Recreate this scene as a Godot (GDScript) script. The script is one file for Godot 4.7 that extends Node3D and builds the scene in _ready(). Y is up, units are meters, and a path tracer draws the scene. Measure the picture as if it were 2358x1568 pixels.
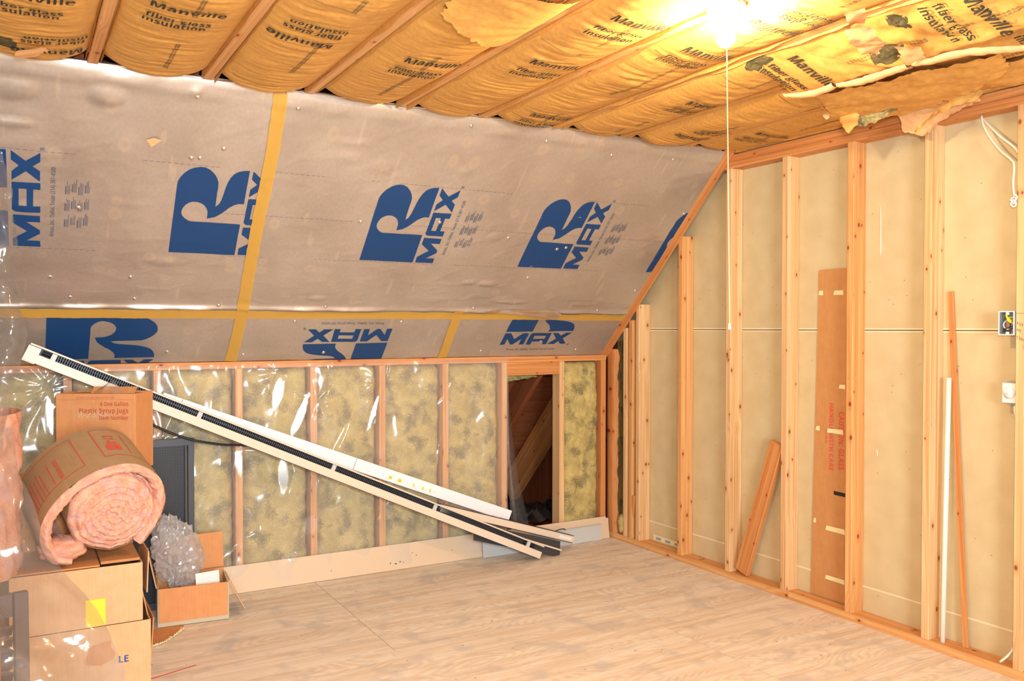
extends Node3D
# Unfinished attic: foil-faced foam on the roof slope, kraft-faced batts overhead, a studded gable wall, a knee wall behind plastic, clutter on the left.
# x runs along the knee wall towards the gable (gable stud faces at x = 0), z runs from the knee wall (z = 0) towards the viewer, y is up.

var taken := {}
var M := {}
var rng := RandomNumberGenerator.new()
const OC := 0.4064                                   # 16 inch framing
const S0 := Vector3(0, 1.2323, 0)                    # foot of the slope
const SD := Vector3(0, 0.70138, 0.71279)             # up the slope
const SN := Vector3(0, -0.71279, 0.70138)            # out of the slope, into the room

func _ready() -> void:
	camera_and_light()
	materials()
	shell()
	gable_wall()
	knee_wall()
	ceiling_frame()
	slope_boards()
	ceiling_batts()
	torn_paper()
	knee_insulation()
	plastic_on_knee_wall()
	heaters()
	floor_strips()
	left_pile()
	gable_items()
	lamp()

func camera_and_light() -> void:
	var cam := Camera3D.new()
	cam.name = "camera"
	cam.position = Vector3(-3.4752, 1.4118, 4.7083)
	cam.rotation = Vector3(-0.015, -0.523, 0.0009)
	cam.fov = rad_to_deg(2.0 * atan(784.0 / 1986.1))
	cam.near = 0.05
	add_child(cam)
	var env := Environment.new()
	env.background_mode = Environment.BG_SKY
	var sky := Sky.new()
	var ps := PhysicalSkyMaterial.new()
	ps.energy_multiplier = 1.0
	sky.sky_material = ps
	env.sky = sky
	env.ambient_light_source = Environment.AMBIENT_SOURCE_DISABLED
	env.tonemap_mode = Environment.TONE_MAPPER_LINEAR
	env.tonemap_exposure = 1.0
	env.sdfgi_enabled = true
	env.ssao_enabled = true
	env.ssil_enabled = true
	var we := WorldEnvironment.new()
	we.name = "environment"
	we.environment = env
	add_child(we)
	# flash on the camera
	var fl := AreaLight3D.new()
	fl.name = "camera_flash"
	fl.area_size = Vector2(0.16, 0.10)
	fl.light_color = Color(0.94, 0.97, 1.0)
	fl.light_energy = 7.0
	fl.area_range = 20.0
	fl.shadow_enabled = true
	add_child(fl)
	fl.position = Vector3(-3.40, 1.62, 4.72)
	fl.rotation = Vector3(0.02, -0.50, 0)
	# daylight through the dormer window behind the camera
	var wl := AreaLight3D.new()
	wl.name = "window_daylight"
	wl.area_size = Vector2(1.5, 1.15)
	wl.light_color = Color(0.90, 0.95, 1.0)
	wl.light_energy = 27.0
	wl.area_range = 25.0
	wl.shadow_enabled = true
	add_child(wl)
	wl.position = Vector3(-3.3, 1.5, 7.40)

# ---------------------------------------------------------------- helpers
func numbered(n: String) -> String:
	var k: int = taken.get(n, 0)
	taken[n] = k + 1
	return n if k == 0 else "%s_%03d" % [n, k]

func put(called: String, mesh: Mesh, m: Material, parent: Node = self) -> MeshInstance3D:
	var o := MeshInstance3D.new()
	o.name = numbered(called) if parent == self else called
	o.mesh = mesh
	o.material_override = m
	parent.add_child(o, true)
	return o

func tag(o: Node, label: String, category: String, group := "", kind := "") -> Node:
	if label: o.set_meta("label", label)
	if category: o.set_meta("category", category)
	if group: o.set_meta("group", group)
	if kind: o.set_meta("kind", kind)
	return o

func thing(called: String, label: String, category: String, group := "") -> Node3D:
	var o := Node3D.new()
	o.name = numbered(called)
	add_child(o)
	tag(o, label, category, group)
	return o

func struct(called: String) -> Node3D:
	var o := Node3D.new()
	o.name = called
	add_child(o)
	o.set_meta("kind", "structure")
	return o

func begin() -> SurfaceTool:
	var st := SurfaceTool.new()
	st.begin(Mesh.PRIMITIVE_TRIANGLES)
	return st

func done(st: SurfaceTool) -> ArrayMesh:
	st.generate_normals()
	return st.commit()

func tri(st: SurfaceTool, a: Vector3, b: Vector3, c: Vector3, ua := Vector2.ZERO, ub := Vector2.ZERO, uc := Vector2.ZERO) -> void:
	st.set_uv(ua); st.add_vertex(a)
	st.set_uv(ub); st.add_vertex(b)
	st.set_uv(uc); st.add_vertex(c)

# a..d run counter-clockwise seen from outside
func quad(st: SurfaceTool, a: Vector3, b: Vector3, c: Vector3, d: Vector3, ua := Vector2.ZERO, ub := Vector2.ZERO, uc := Vector2.ZERO, ud := Vector2.ZERO) -> void:
	tri(st, a, c, b, ua, uc, ub)
	tri(st, a, d, c, ua, ud, uc)

func rect(w: float, h: float, c := 0.002) -> PackedVector2Array:
	var x := w / 2; var y := h / 2
	if c <= 0.0:
		return PackedVector2Array([Vector2(-x, -y), Vector2(x, -y), Vector2(x, y), Vector2(-x, y)])
	return PackedVector2Array([Vector2(-x + c, -y), Vector2(x - c, -y), Vector2(x, -y + c), Vector2(x, y - c), Vector2(x - c, y), Vector2(-x + c, y), Vector2(-x, y - c), Vector2(-x, -y + c)])

# extrudes a counter-clockwise section from a to b; ex is the section's x, its y is (b - a) x ex
func prism_into(st: SurfaceTool, sec: PackedVector2Array, a: Vector3, b: Vector3, ex: Vector3, uvo := Vector2.ZERO) -> void:
	st.set_smooth_group(-1)
	var ax := (b - a).normalized()
	ex = (ex - ax * ex.dot(ax)).normalized()
	var ey := ax.cross(ex).normalized()
	var n := sec.size()
	var L := (b - a).length()
	var run := 0.0
	for i in n:
		var p := sec[i]; var q := sec[(i + 1) % n]
		var l := p.distance_to(q)
		var p3 := ex * p.x + ey * p.y
		var q3 := ex * q.x + ey * q.y
		quad(st, a + p3, a + q3, b + q3, b + p3, uvo + Vector2(run, 0), uvo + Vector2(run + l, 0), uvo + Vector2(run + l, L), uvo + Vector2(run, L))
		run += l
	var t := Geometry2D.triangulate_polygon(sec)
	for k in range(0, t.size(), 3):
		var s := [sec[t[k]], sec[t[k + 1]], sec[t[k + 2]]]
		if (s[1] - s[0]).cross(s[2] - s[0]) < 0: s = [s[0], s[2], s[1]]
		var e := []
		for q in s: e.append(ex * q.x + ey * q.y)
		tri(st, b + e[0], b + e[2], b + e[1], uvo + s[0], uvo + s[2], uvo + s[1])
		tri(st, a + e[0], a + e[1], a + e[2], uvo + s[0], uvo + s[1], uvo + s[2])

func prism(sec: PackedVector2Array, a: Vector3, b: Vector3, ex: Vector3, uvo := Vector2.ZERO) -> ArrayMesh:
	var st := begin()
	prism_into(st, sec, a, b, ex, uvo)
	return done(st)

func rnd_uv() -> Vector2:
	return Vector2(rng.randf() * 3.0, rng.randf() * 3.0)

func board(called: String, a: Vector3, b: Vector3, w: float, h: float, ex: Vector3, m: Material, parent: Node, c := 0.0025) -> MeshInstance3D:
	return put(called, prism(rect(w, h, c), a, b, ex, rnd_uv()), m, parent)

func box(called: String, lo: Vector3, hi: Vector3, m: Material, parent: Node = self, c := 0.002) -> MeshInstance3D:
	var mid := (lo + hi) / 2
	return put(called, prism(rect(hi.x - lo.x, hi.z - lo.z, c), Vector3(mid.x, lo.y, mid.z), Vector3(mid.x, hi.y, mid.z), Vector3.RIGHT, rnd_uv()), m, parent)

# smooth grid; f(u, v) -> Vector3 with u, v in 0..1; the front is du x dv
func grid(nu: int, nv: int, f: Callable, uvs := Vector2.ONE, uvo := Vector2.ZERO, flat := false) -> ArrayMesh:
	var st := begin()
	if flat: st.set_smooth_group(-1)
	for j in nv + 1:
		for i in nu + 1:
			var u := float(i) / nu; var v := float(j) / nv
			st.set_uv(uvo + Vector2(u, v) * uvs)
			st.add_vertex(f.call(u, v))
	for j in nv:
		for i in nu:
			var a := j * (nu + 1) + i
			var b := a + 1; var c := b + nu + 1; var d := a + nu + 1
			for k in [a, c, b, a, d, c]: st.add_index(k)
	if flat: st.deindex()
	return done(st)

# a flat outline cut into cells and laid on a surface f(Vector2) -> Vector3
func sheet(outlines: Array, cell: float, f: Callable, within := Rect2(), uvk := 1.0) -> ArrayMesh:
	var st := begin()
	for poly: PackedVector2Array in outlines:
		var lo := poly[0]; var hi := poly[0]
		for p in poly:
			lo = lo.min(p); hi = hi.max(p)
		if within.size.x > 0:
			lo = lo.max(within.position); hi = hi.min(within.end)
		var nx := int(ceil((hi.x - lo.x) / cell)); var ny := int(ceil((hi.y - lo.y) / cell))
		for j in ny:
			for i in nx:
				var p0 := lo + Vector2(i, j) * cell
				var p1 := (p0 + Vector2(cell, cell)).min(hi)
				var c := PackedVector2Array([p0, Vector2(p1.x, p0.y), p1, Vector2(p0.x, p1.y)])
				for piece in Geometry2D.intersect_polygons(poly, c):
					var t := Geometry2D.triangulate_polygon(piece)
					for k in range(0, t.size(), 3):
						var s := [piece[t[k]], piece[t[k + 1]], piece[t[k + 2]]]
						if (s[1] - s[0]).cross(s[2] - s[0]) > 0: s = [s[0], s[2], s[1]]
						tri(st, f.call(s[0]), f.call(s[1]), f.call(s[2]), s[0] * uvk, s[1] * uvk, s[2] * uvk)
	return done(st)

func tube_into(st: SurfaceTool, pts: Array, r: float, n := 8) -> void:
	st.set_smooth_group(0)
	var rings := []
	var side := Vector3.UP
	for i in pts.size():
		var d: Vector3 = (pts[mini(i + 1, pts.size() - 1)] - pts[maxi(i - 1, 0)]).normalized()
		if i == 0: side = d.cross(Vector3(0.31, 0.83, 0.47)).normalized()
		side = (side - d * side.dot(d)).normalized()
		var up := d.cross(side)
		var ring := []
		for k in n:
			var a := TAU * k / n
			ring.append(pts[i] + (side * cos(a) + up * sin(a)) * r)
		rings.append(ring)
	for i in pts.size() - 1:
		for k in n:
			var l := (k + 1) % n
			quad(st, rings[i][k], rings[i][l], rings[i + 1][l], rings[i + 1][k])
	for k in range(1, n - 1):
		tri(st, rings[0][0], rings[0][k], rings[0][k + 1])
		tri(st, rings[-1][0], rings[-1][k + 1], rings[-1][k])

func tube(pts: Array, r: float, n := 8) -> ArrayMesh:
	var st := begin()
	tube_into(st, pts, r, n)
	return done(st)

func curve(pts: Array, step := 0.015) -> Array:
	var c := Curve3D.new()
	for i in pts.size():
		var d: Vector3 = (pts[mini(i + 1, pts.size() - 1)] - pts[maxi(i - 1, 0)]) * 0.22
		c.add_point(pts[i], -d, d)
	c.bake_interval = step
	return Array(c.get_baked_points())

func lathe(prof: Array, at: Vector3, n := 24) -> ArrayMesh:
	var st := begin()
	for i in prof.size() - 1:
		for k in n:
			var a := TAU * k / n; var b := TAU * (k + 1) / n
			var p: Vector2 = prof[i]; var q: Vector2 = prof[i + 1]
			quad(st, at + Vector3(cos(a) * p.x, p.y, sin(a) * p.x), at + Vector3(cos(a) * q.x, q.y, sin(a) * q.x), at + Vector3(cos(b) * q.x, q.y, sin(b) * q.x), at + Vector3(cos(b) * p.x, p.y, sin(b) * p.x))
	return done(st)

# lettering: cap height h, centred on the origin of f(Vector2) -> Vector3
func letters_into(st: SurfaceTool, text: String, h: float, f: Callable, bold := true, width := 0.0, align := 0.5) -> void:
	var tm := TextMesh.new()
	var font := SystemFont.new()
	font.font_names = PackedStringArray(["Droid Sans"])
	font.font_weight = 700 if bold else 400
	tm.font = font
	tm.text = text
	tm.font_size = 64
	tm.pixel_size = 0.01
	tm.depth = 0.0
	tm.curve_step = 3.0
	tm.horizontal_alignment = HORIZONTAL_ALIGNMENT_LEFT
	var arr := tm.get_mesh_arrays()
	var v: PackedVector3Array = arr[Mesh.ARRAY_VERTEX]
	var ix: PackedInt32Array = arr[Mesh.ARRAY_INDEX]
	if v.is_empty(): return
	var lo := v[0]; var hi := v[0]
	for p in v:
		lo = lo.min(p); hi = hi.max(p)
	var ky := h / (0.64 * 0.714)
	var kx := ky if width <= 0.0 else width / (hi.x - lo.x)
	var base := -0.5 * h
	# the baseline: TextMesh centres the line, so measure with a flat letter
	var flat_low := baseline(font)
	st.set_smooth_group(-1)
	var n := ix.size() if ix.size() else v.size()
	for k in range(0, n, 3):
		var p := []
		for e in 3:
			var w: Vector3 = v[ix[k + e]] if ix.size() else v[k + e]
			p.append(Vector2((w.x - lo.x - (hi.x - lo.x) * align) * kx, (w.y - flat_low) * ky + base))
		if (p[1] - p[0]).cross(p[2] - p[0]) > 0: p = [p[0], p[2], p[1]]
		tri(st, f.call(p[0]), f.call(p[1]), f.call(p[2]))

var base_of := {}
func baseline(font: SystemFont) -> float:
	if not base_of.has(font.font_weight):
		var tm := TextMesh.new()
		tm.font = font; tm.text = "HE"; tm.font_size = 64; tm.pixel_size = 0.01; tm.depth = 0.0
		var lo := 1e9
		for p in tm.get_mesh_arrays()[Mesh.ARRAY_VERTEX]: lo = minf(lo, p.y)
		base_of[font.font_weight] = lo
	return base_of[font.font_weight]

func nz(s: int, freq := 1.0, oct := 3) -> FastNoiseLite:
	var n := FastNoiseLite.new()
	n.seed = s
	n.noise_type = FastNoiseLite.TYPE_SIMPLEX_SMOOTH
	n.frequency = freq
	n.fractal_octaves = oct
	return n

# ---------------------------------------------------------------- materials
func rgb(r: float, g: float, b: float) -> Color:
	return Color(r / 255.0, g / 255.0, b / 255.0)

func field(s: int, freq: float, w: int, h: int, sw: int, sh: int, oct := 4) -> PackedByteArray:
	var im := nz(s, freq, oct).get_seamless_image(sw, sh)
	im.convert(Image.FORMAT_L8)
	im.resize(w, h, Image.INTERPOLATE_CUBIC)
	return im.get_data()

func paint(w: int, h: int, f: Callable) -> Image:
	var d := PackedByteArray()
	d.resize(w * h * 3)
	var o := 0
	for i in w * h:
		var c: Color = f.call(i)
		d[o] = clampi(int(c.r * 255.0), 0, 255); d[o + 1] = clampi(int(c.g * 255.0), 0, 255); d[o + 2] = clampi(int(c.b * 255.0), 0, 255)
		o += 3
	return Image.create_from_data(w, h, false, Image.FORMAT_RGB8, d)

func mat(called: String, color: Color, rough := 0.8, metal := 0.0, im: Image = null, size := Vector2.ONE) -> StandardMaterial3D:
	var m := StandardMaterial3D.new()
	m.resource_name = called
	m.albedo_color = color
	m.roughness = rough
	m.metallic = metal
	if im:
		m.albedo_texture = ImageTexture.create_from_image(im)
		m.uv1_scale = Vector3(1.0 / size.x, 1.0 / size.y, 1)
	M[called] = m
	return m

func tinted(called: String, from: String, color: Color, rough := -1.0) -> StandardMaterial3D:
	var m: StandardMaterial3D = M[from].duplicate()
	m.resource_name = called
	m.albedo_color = color
	if rough >= 0: m.roughness = rough
	M[called] = m
	return m

func blot(im: Image, at: Vector2, rx: float, ry: float, c: Color, soft := 0.5, amount := 1.0) -> void:
	var w := im.get_width(); var h := im.get_height()
	for y in range(int(at.y - ry), int(at.y + ry) + 1):
		for x in range(int(at.x - rx), int(at.x + rx) + 1):
			var d := Vector2((x - at.x) / rx, (y - at.y) / ry).length()
			if d >= 1.0: continue
			var k := amount * clampf((1.0 - d) / soft, 0, 1)
			var px := posmod(x, w); var py := posmod(y, h)
			im.set_pixel(px, py, im.get_pixel(px, py).lerp(c, k))

func materials() -> void:
	rng.seed = 11
	# pine: 0.3 m across, 2.4 m along the grain
	var a := field(1, 0.05, 256, 1536, 256, 24, 4)
	var b := field(2, 0.012, 256, 1536, 256, 48, 3)
	var c := field(3, 0.03, 256, 1536, 256, 384, 2)
	var lt := rgb(238, 206, 158); var md := rgb(220, 175, 122); var dk := rgb(188, 132, 82)
	var pine := paint(256, 1536, func(i: int):
		var g: float = a[i] / 255.0
		var v: float = b[i] / 255.0
		var ring := 0.5 + 0.5 * sin((i % 256) * 0.35 + v * 26.0)
		var k: float = 0.55 * g + 0.25 * ring + 0.35 * (v - 0.5) + 0.06 * (c[i] / 255.0 - 0.5)
		return lt.lerp(md, clampf(k * 2.0, 0, 1)).lerp(dk, clampf(k * 1.6 - 0.75, 0, 1)))
	for k in 34:
		var p := Vector2(rng.randf() * 256, rng.randf() * 1536)
		var s := rng.randf_range(0.5, 1.3)
		blot(pine, p, 15 * s, 24 * s, rgb(204, 136, 84), 1.0, 0.7)
		blot(pine, p, 6.5 * s, 7.5 * s, rgb(128, 70, 38), 0.5, 0.9)
	mat("pine", Color(1, 1, 1), 0.62, 0, pine, Vector2(0.3, 2.4))
	tinted("pine_orange", "pine", rgb(250, 226, 198))
	tinted("pine_red", "pine", rgb(236, 196, 160))
	tinted("old_rafter", "pine", rgb(168, 112, 82), 0.8)
	# plywood: one sheet 2.44 x 1.22, grain along u
	var pa := field(5, 0.035, 1024, 512, 64, 512, 4)
	var pb := field(6, 0.010, 1024, 512, 110, 256, 3)
	var pc := field(7, 0.02, 1024, 512, 512, 256, 4)
	var pd := field(8, 0.18, 1024, 512, 256, 512, 2)
	var p_l := rgb(238, 228, 212); var p_d := rgb(212, 188, 162); var p_g := rgb(196, 188, 184)
	var ply := paint(1024, 512, func(i: int):
		var y: float = float(i / 1024)
		var ring := 0.5 + 0.5 * sin(y * 0.55 + pb[i] * 0.42)
		var k: float = 0.38 * ring + 0.95 * (pa[i] / 255.0 - 0.3) + 0.25 * (pd[i] / 255.0 - 0.5)
		var col := p_l.lerp(p_d, clampf(k, 0, 1))
		return col.lerp(p_g, clampf((pc[i] / 255.0 - 0.58) * 2.2, 0, 0.6)))
	for k in 60:
		blot(ply, Vector2(rng.randf() * 1024, rng.randf() * 512), rng.randf_range(1.5, 4), rng.randf_range(1.0, 2.2), rgb(110, 92, 84), 0.6, rng.randf_range(0.4, 0.9))
	mat("plywood", Color(1, 1, 1), 0.72, 0, ply, Vector2(2.44, 1.22))
	# gypsum board back paper
	var da := field(10, 0.4, 512, 512, 512, 512, 2)
	var db := field(11, 0.012, 512, 512, 512, 512, 3)
	var dl := rgb(212, 194, 152); var dd := rgb(196, 174, 130)
	var gyp := paint(512, 512, func(i: int): return dl.lerp(dd, clampf(0.5 * da[i] / 255.0 + 0.6 * (db[i] / 255.0 - 0.2), 0, 1)))
	for k in 26: blot(gyp, Vector2(rng.randf() * 512, rng.randf() * 512), 1.4, 1.4, rgb(120, 96, 66), 0.5, 0.8)
	mat("gypsum_paper", Color(1, 1, 1), 0.85, 0, gyp, Vector2(1.1, 1.1))
	mat("gypsum_edge", rgb(232, 214, 178), 0.8)
	# foil facer
	var fa := field(13, 0.25, 1024, 512, 512, 256, 3)
	var fb := field(14, 0.01, 1024, 512, 512, 256, 4)
	var fl := rgb(206, 196, 186); var fd := rgb(184, 172, 160)
	var foil := paint(1024, 512, func(i: int): return fl.lerp(fd, clampf(0.45 * fa[i] / 255.0 + 0.9 * (fb[i] / 255.0 - 0.25), 0, 1)))
	for k in 46:
		var s := rng.randf_range(8, 14)
		var p := Vector2(rng.randf() * 1024, rng.randf() * 512)
		blot(foil, p, s, s, rgb(222, 206, 182), 0.12, 0.35)
		blot(foil, p, s * 0.4, s * 0.4, rgb(200, 180, 158), 0.4, 0.4)
	for k in 30:
		blot(foil, Vector2(rng.randf() * 1024, rng.randf() * 512), rng.randf_range(2, 7), rng.randf_range(14, 46), rgb(228, 214, 192), 0.5, 0.35)
	mat("foil", Color(1, 1, 1), 0.38, 0.62, foil, Vector2(2.44, 1.22))
	mat("foil_bright", rgb(232, 232, 236), 0.2, 0.95)
	mat("foil_print", rgb(4, 60, 112), 0.55)
	mat("foil_small_print", rgb(66, 72, 96), 0.6)
	mat("foam_core", rgb(226, 208, 150), 0.9)
	# amber tape, a little see-through
	var tape := mat("amber_tape", Color(0.84, 0.65, 0.28, 0.80), 0.42)
	tape.transparency = BaseMaterial3D.TRANSPARENCY_ALPHA
	# kraft paper
	var ka := field(16, 0.05, 512, 512, 512, 512, 4)
	var kb := field(17, 0.3, 512, 512, 512, 512, 2)
	var kl := rgb(226, 170, 88); var kd := rgb(204, 144, 66)
	var kraft := paint(512, 512, func(i: int): return kl.lerp(kd, clampf(0.8 * ka[i] / 255.0 + 0.25 * (kb[i] / 255.0 - 0.3), 0, 1)))
	mat("kraft", Color(1, 1, 1), 0.66, 0, kraft, Vector2(0.7, 0.7))
	M.kraft.backlight_enabled = true
	M.kraft.backlight = Color(0.16, 0.09, 0.03)
	tinted("kraft_pale", "kraft", Color(1.0, 0.98, 1.0))
	M.kraft_pale.albedo_texture = ImageTexture.create_from_image(paint(64, 64, func(i: int): return rgb(236, 186, 128).lerp(rgb(222, 166, 106), ka[i] / 255.0)))
	mat("black_ink", rgb(52, 46, 34), 0.75)
	mat("grey_ink", rgb(140, 108, 62), 0.8)
	# fibreglass
	var ga := field(20, 0.011, 512, 512, 512, 512, 5)
	var gb := field(21, 0.12, 512, 512, 512, 384, 3)
	var gc := field(22, 0.007, 512, 512, 512, 512, 5)
	var g_y := rgb(210, 188, 118); var g_m := rgb(168, 150, 94); var g_k := rgb(92, 84, 62)
	var fib := paint(512, 512, func(i: int):
		var k: float = 0.6 * ga[i] / 255.0 + 0.4 * gb[i] / 255.0
		return g_y.lerp(g_m, clampf(k * 1.5 - 0.2, 0, 1)).lerp(g_k, clampf((gc[i] / 255.0 * 0.85 + gb[i] / 255.0 * 0.25 - 0.56) * 2.0, 0, 0.6)))
	mat("yellow_fiberglass", Color(1, 1, 1), 0.95, 0, fib, Vector2(0.62, 0.62))
	tinted("dirty_fiberglass", "yellow_fiberglass", rgb(122, 118, 108))
	var pk := paint(512, 512, func(i: int):
		var k: float = 0.5 * ga[i] / 255.0 + 0.5 * gb[i] / 255.0
		return rgb(236, 182, 152).lerp(rgb(206, 138, 112), clampf(k * 1.7 - 0.35, 0, 1)).lerp(rgb(196, 160, 166), clampf((gc[i] / 255.0 - 0.55) * 2.0, 0, 0.7)))
	mat("pink_fiberglass", Color(1, 1, 1), 0.95, 0, pk, Vector2(0.4, 0.4))
	# cardboard
	var ca := field(25, 0.3, 256, 256, 256, 8, 2)
	var cb := field(26, 0.03, 256, 256, 256, 256, 3)
	var card := paint(256, 256, func(i: int): return rgb(222, 178, 132).lerp(rgb(206, 158, 112), clampf(0.55 * ca[i] / 255.0 + 0.5 * (cb[i] / 255.0 - 0.2), 0, 1)))
	mat("cardboard", Color(1, 1, 1), 0.82, 0, card, Vector2(0.5, 0.5))
	tinted("cardboard_dark", "cardboard", rgb(240, 212, 182))
	tinted("cardboard_red", "cardboard", rgb(252, 222, 196))
	tinted("cardboard_caution", "cardboard", rgb(232, 208, 172))
	tinted("roll_paper", "cardboard", rgb(204, 208, 200))
	mat("corrugated_edge", rgb(150, 108, 70), 0.9)
	mat("grey_chipboard", rgb(196, 184, 154), 0.9)
	mat("red_ink", rgb(216, 82, 62), 0.75)
	mat("pink_ink", rgb(210, 84, 70), 0.75)
	mat("brown_ink", rgb(186, 84, 58), 0.75)
	mat("blue_ink", rgb(52, 78, 150), 0.75)
	mat("yellow_note", rgb(252, 216, 58), 0.7)
	mat("masking_tape", rgb(240, 222, 170), 0.7)
	mat("black_tape", rgb(30, 28, 26), 0.5)
	# metal and plastic goods
	mat("beige_enamel", rgb(226, 208, 186), 0.38)
	mat("white_carton", rgb(246, 246, 246), 0.5)
	mat("fin_metal", rgb(112, 114, 120), 0.4, 0.6)
	mat("dark_steel", rgb(70, 70, 72), 0.5, 0.3)
	mat("grey_enamel", rgb(198, 198, 194), 0.42)
	mat("beige_strip", rgb(222, 196, 164), 0.5)
	mat("charcoal", rgb(66, 70, 78), 0.45)
	mat("screen_mesh", rgb(30, 30, 34), 0.5)
	mat("white_plastic", rgb(240, 238, 228), 0.35)
	mat("pvc", rgb(244, 240, 224), 0.3)
	mat("porcelain", rgb(245, 243, 238), 0.25)
	mat("cable_white", rgb(232, 226, 204), 0.5)
	mat("cable_black", rgb(34, 32, 34), 0.5)
	mat("wire_yellow", rgb(238, 208, 30), 0.5)
	mat("box_grey", rgb(150, 152, 152), 0.5)
	mat("pale_blue_ink", rgb(136, 164, 190), 0.7)
	mat("cord_cream", rgb(238, 220, 160), 0.7)
	mat("shutter_brown", rgb(84, 56, 44), 0.5)
	mat("shutter_orange", rgb(160, 74, 36), 0.5)
	mat("black_poly", rgb(26, 26, 26), 0.3)
	mat("red_chalk", rgb(206, 62, 70), 0.9)
	mat("paper_white", rgb(238, 236, 230), 0.8)
	mat("dirt", rgb(92, 76, 62), 0.95)
	# clear polyethylene
	var poly := mat("clear_poly", Color(0.96, 0.96, 0.96, 0.13), 0.16)
	poly.transparency = BaseMaterial3D.TRANSPARENCY_ALPHA
	var poly2 := mat("cloudy_poly", Color(0.62, 0.60, 0.58, 0.17), 0.13)
	poly2.transparency = BaseMaterial3D.TRANSPARENCY_ALPHA
	var poly4 := mat("drape_poly", Color(0.46, 0.44, 0.42, 0.36), 0.12)
	poly4.transparency = BaseMaterial3D.TRANSPARENCY_ALPHA
	var poly3 := mat("bag_poly", Color(0.80, 0.79, 0.78, 0.30), 0.18)
	poly3.transparency = BaseMaterial3D.TRANSPARENCY_ALPHA
	var glass := mat("window_glass", Color(1, 1, 1, 0.05), 0.02)
	glass.transparency = BaseMaterial3D.TRANSPARENCY_ALPHA

# ---------------------------------------------------------------- the shell
func SP(x: float, t: float, n := 0.0) -> Vector3:
	return S0 + SD * t + SN * n + Vector3(x, 0, 0)

func shell() -> void:
	rng.seed = 3
	var floor_ := struct("floor")
	# plywood sheets, 2.44 x 1.22, long side along the knee wall
	var row := 0
	for z0 in [-0.02, 1.20, 2.42, 3.64, 4.86, 6.08]:
		var xs := [-6.9, -4.485, -2.045, 0.10] if row % 2 == 0 else [-6.9, -5.705, -3.265, -0.825, 0.10]
		for k in xs.size() - 1:
			var x0: float = xs[k] + 0.0012; var x1: float = xs[k + 1] - 0.0012
			var za: float = z0 + 0.0012; var zb: float = minf(z0 + 1.22, 7.5) - 0.0012
			var uvo := Vector2(rng.randf(), rng.randf())
			var st := begin()
			st.set_smooth_group(-1)
			var A := Vector3(x0, 0, zb); var B := Vector3(x1, 0, zb); var C := Vector3(x1, 0, za); var D := Vector3(x0, 0, za)
			var q := func(p: Vector3): return uvo * 2.44 + Vector2(p.x - x0, p.z - za)
			quad(st, A, B, C, D, q.call(A), q.call(B), q.call(C), q.call(D))
			var dn := Vector3(0, -0.018, 0)
			quad(st, A + dn, B + dn, B, A); quad(st, B + dn, C + dn, C, B); quad(st, C + dn, D + dn, D, C); quad(st, D + dn, A + dn, A, D)
			put("plywood_sheet", done(st), M.plywood, floor_)
		row += 1
	box("subfloor", Vector3(-6.9, -0.06, -1.4), Vector3(0.3, -0.0185, 7.6), M.old_rafter, floor_, 0.0)
	# room behind the camera
	var wf := struct("wall_front")
	var wx0 := -4.1; var wx1 := -2.5
	box("gypsum_panel", Vector3(-6.9, 0, 7.5), Vector3(wx0, 2.6, 7.6), M.gypsum_paper, wf)
	box("gypsum_panel", Vector3(wx1, 0, 7.5), Vector3(0.2, 2.6, 7.6), M.gypsum_paper, wf)
	box("gypsum_panel", Vector3(wx0, 0, 7.5), Vector3(wx1, 0.9, 7.6), M.gypsum_paper, wf)
	box("gypsum_panel", Vector3(wx0, 2.1, 7.5), Vector3(wx1, 2.6, 7.6), M.gypsum_paper, wf)
	var wn := struct("window_1")
	box("window_frame", Vector3(wx0, 0.9, 7.47), Vector3(wx0 + 0.05, 2.1, 7.6), M.white_plastic, wn)
	box("window_frame", Vector3(wx1 - 0.05, 0.9, 7.47), Vector3(wx1, 2.1, 7.6), M.white_plastic, wn)
	box("window_frame", Vector3(wx0 + 0.05, 0.9, 7.47), Vector3(wx1 - 0.05, 0.95, 7.6), M.white_plastic, wn)
	box("window_frame", Vector3(wx0 + 0.05, 2.05, 7.47), Vector3(wx1 - 0.05, 2.1, 7.6), M.white_plastic, wn)
	box("pane", Vector3(wx0 + 0.05, 0.95, 7.54), Vector3(wx1 - 0.05, 2.05, 7.545), M.window_glass, wn, 0.0)
	var wl := struct("wall_left")
	box("gypsum_panel", Vector3(-7.0, 0, -1.4), Vector3(-6.9, 2.6, 7.6), M.gypsum_paper, wl)
	# roof deck above the slope and the eave beyond the knee wall
	var ro := struct("roof")
	for k in 8:
		var t0 := -1.75 + k * 0.5
		board("roof_board", SP(-6.95, t0 + 0.25, -0.232), SP(0.10, t0 + 0.25, -0.232), 0.498, 0.02, SD, M.old_rafter, ro)
	for k in range(-1, 12):
		var x := -0.42 - k * OC
		if x > -0.05: continue
		board("rafter", SP(x, -1.7, -0.130), SP(x, 1.75, -0.130), 0.038, 0.18, Vector3.RIGHT, M.old_rafter, ro)
	board("rafter", SP(-0.037, -1.7, -0.10), SP(-0.037, 1.70, -0.10), 0.074, 0.19, Vector3.RIGHT, M.pine_red, ro)

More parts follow.
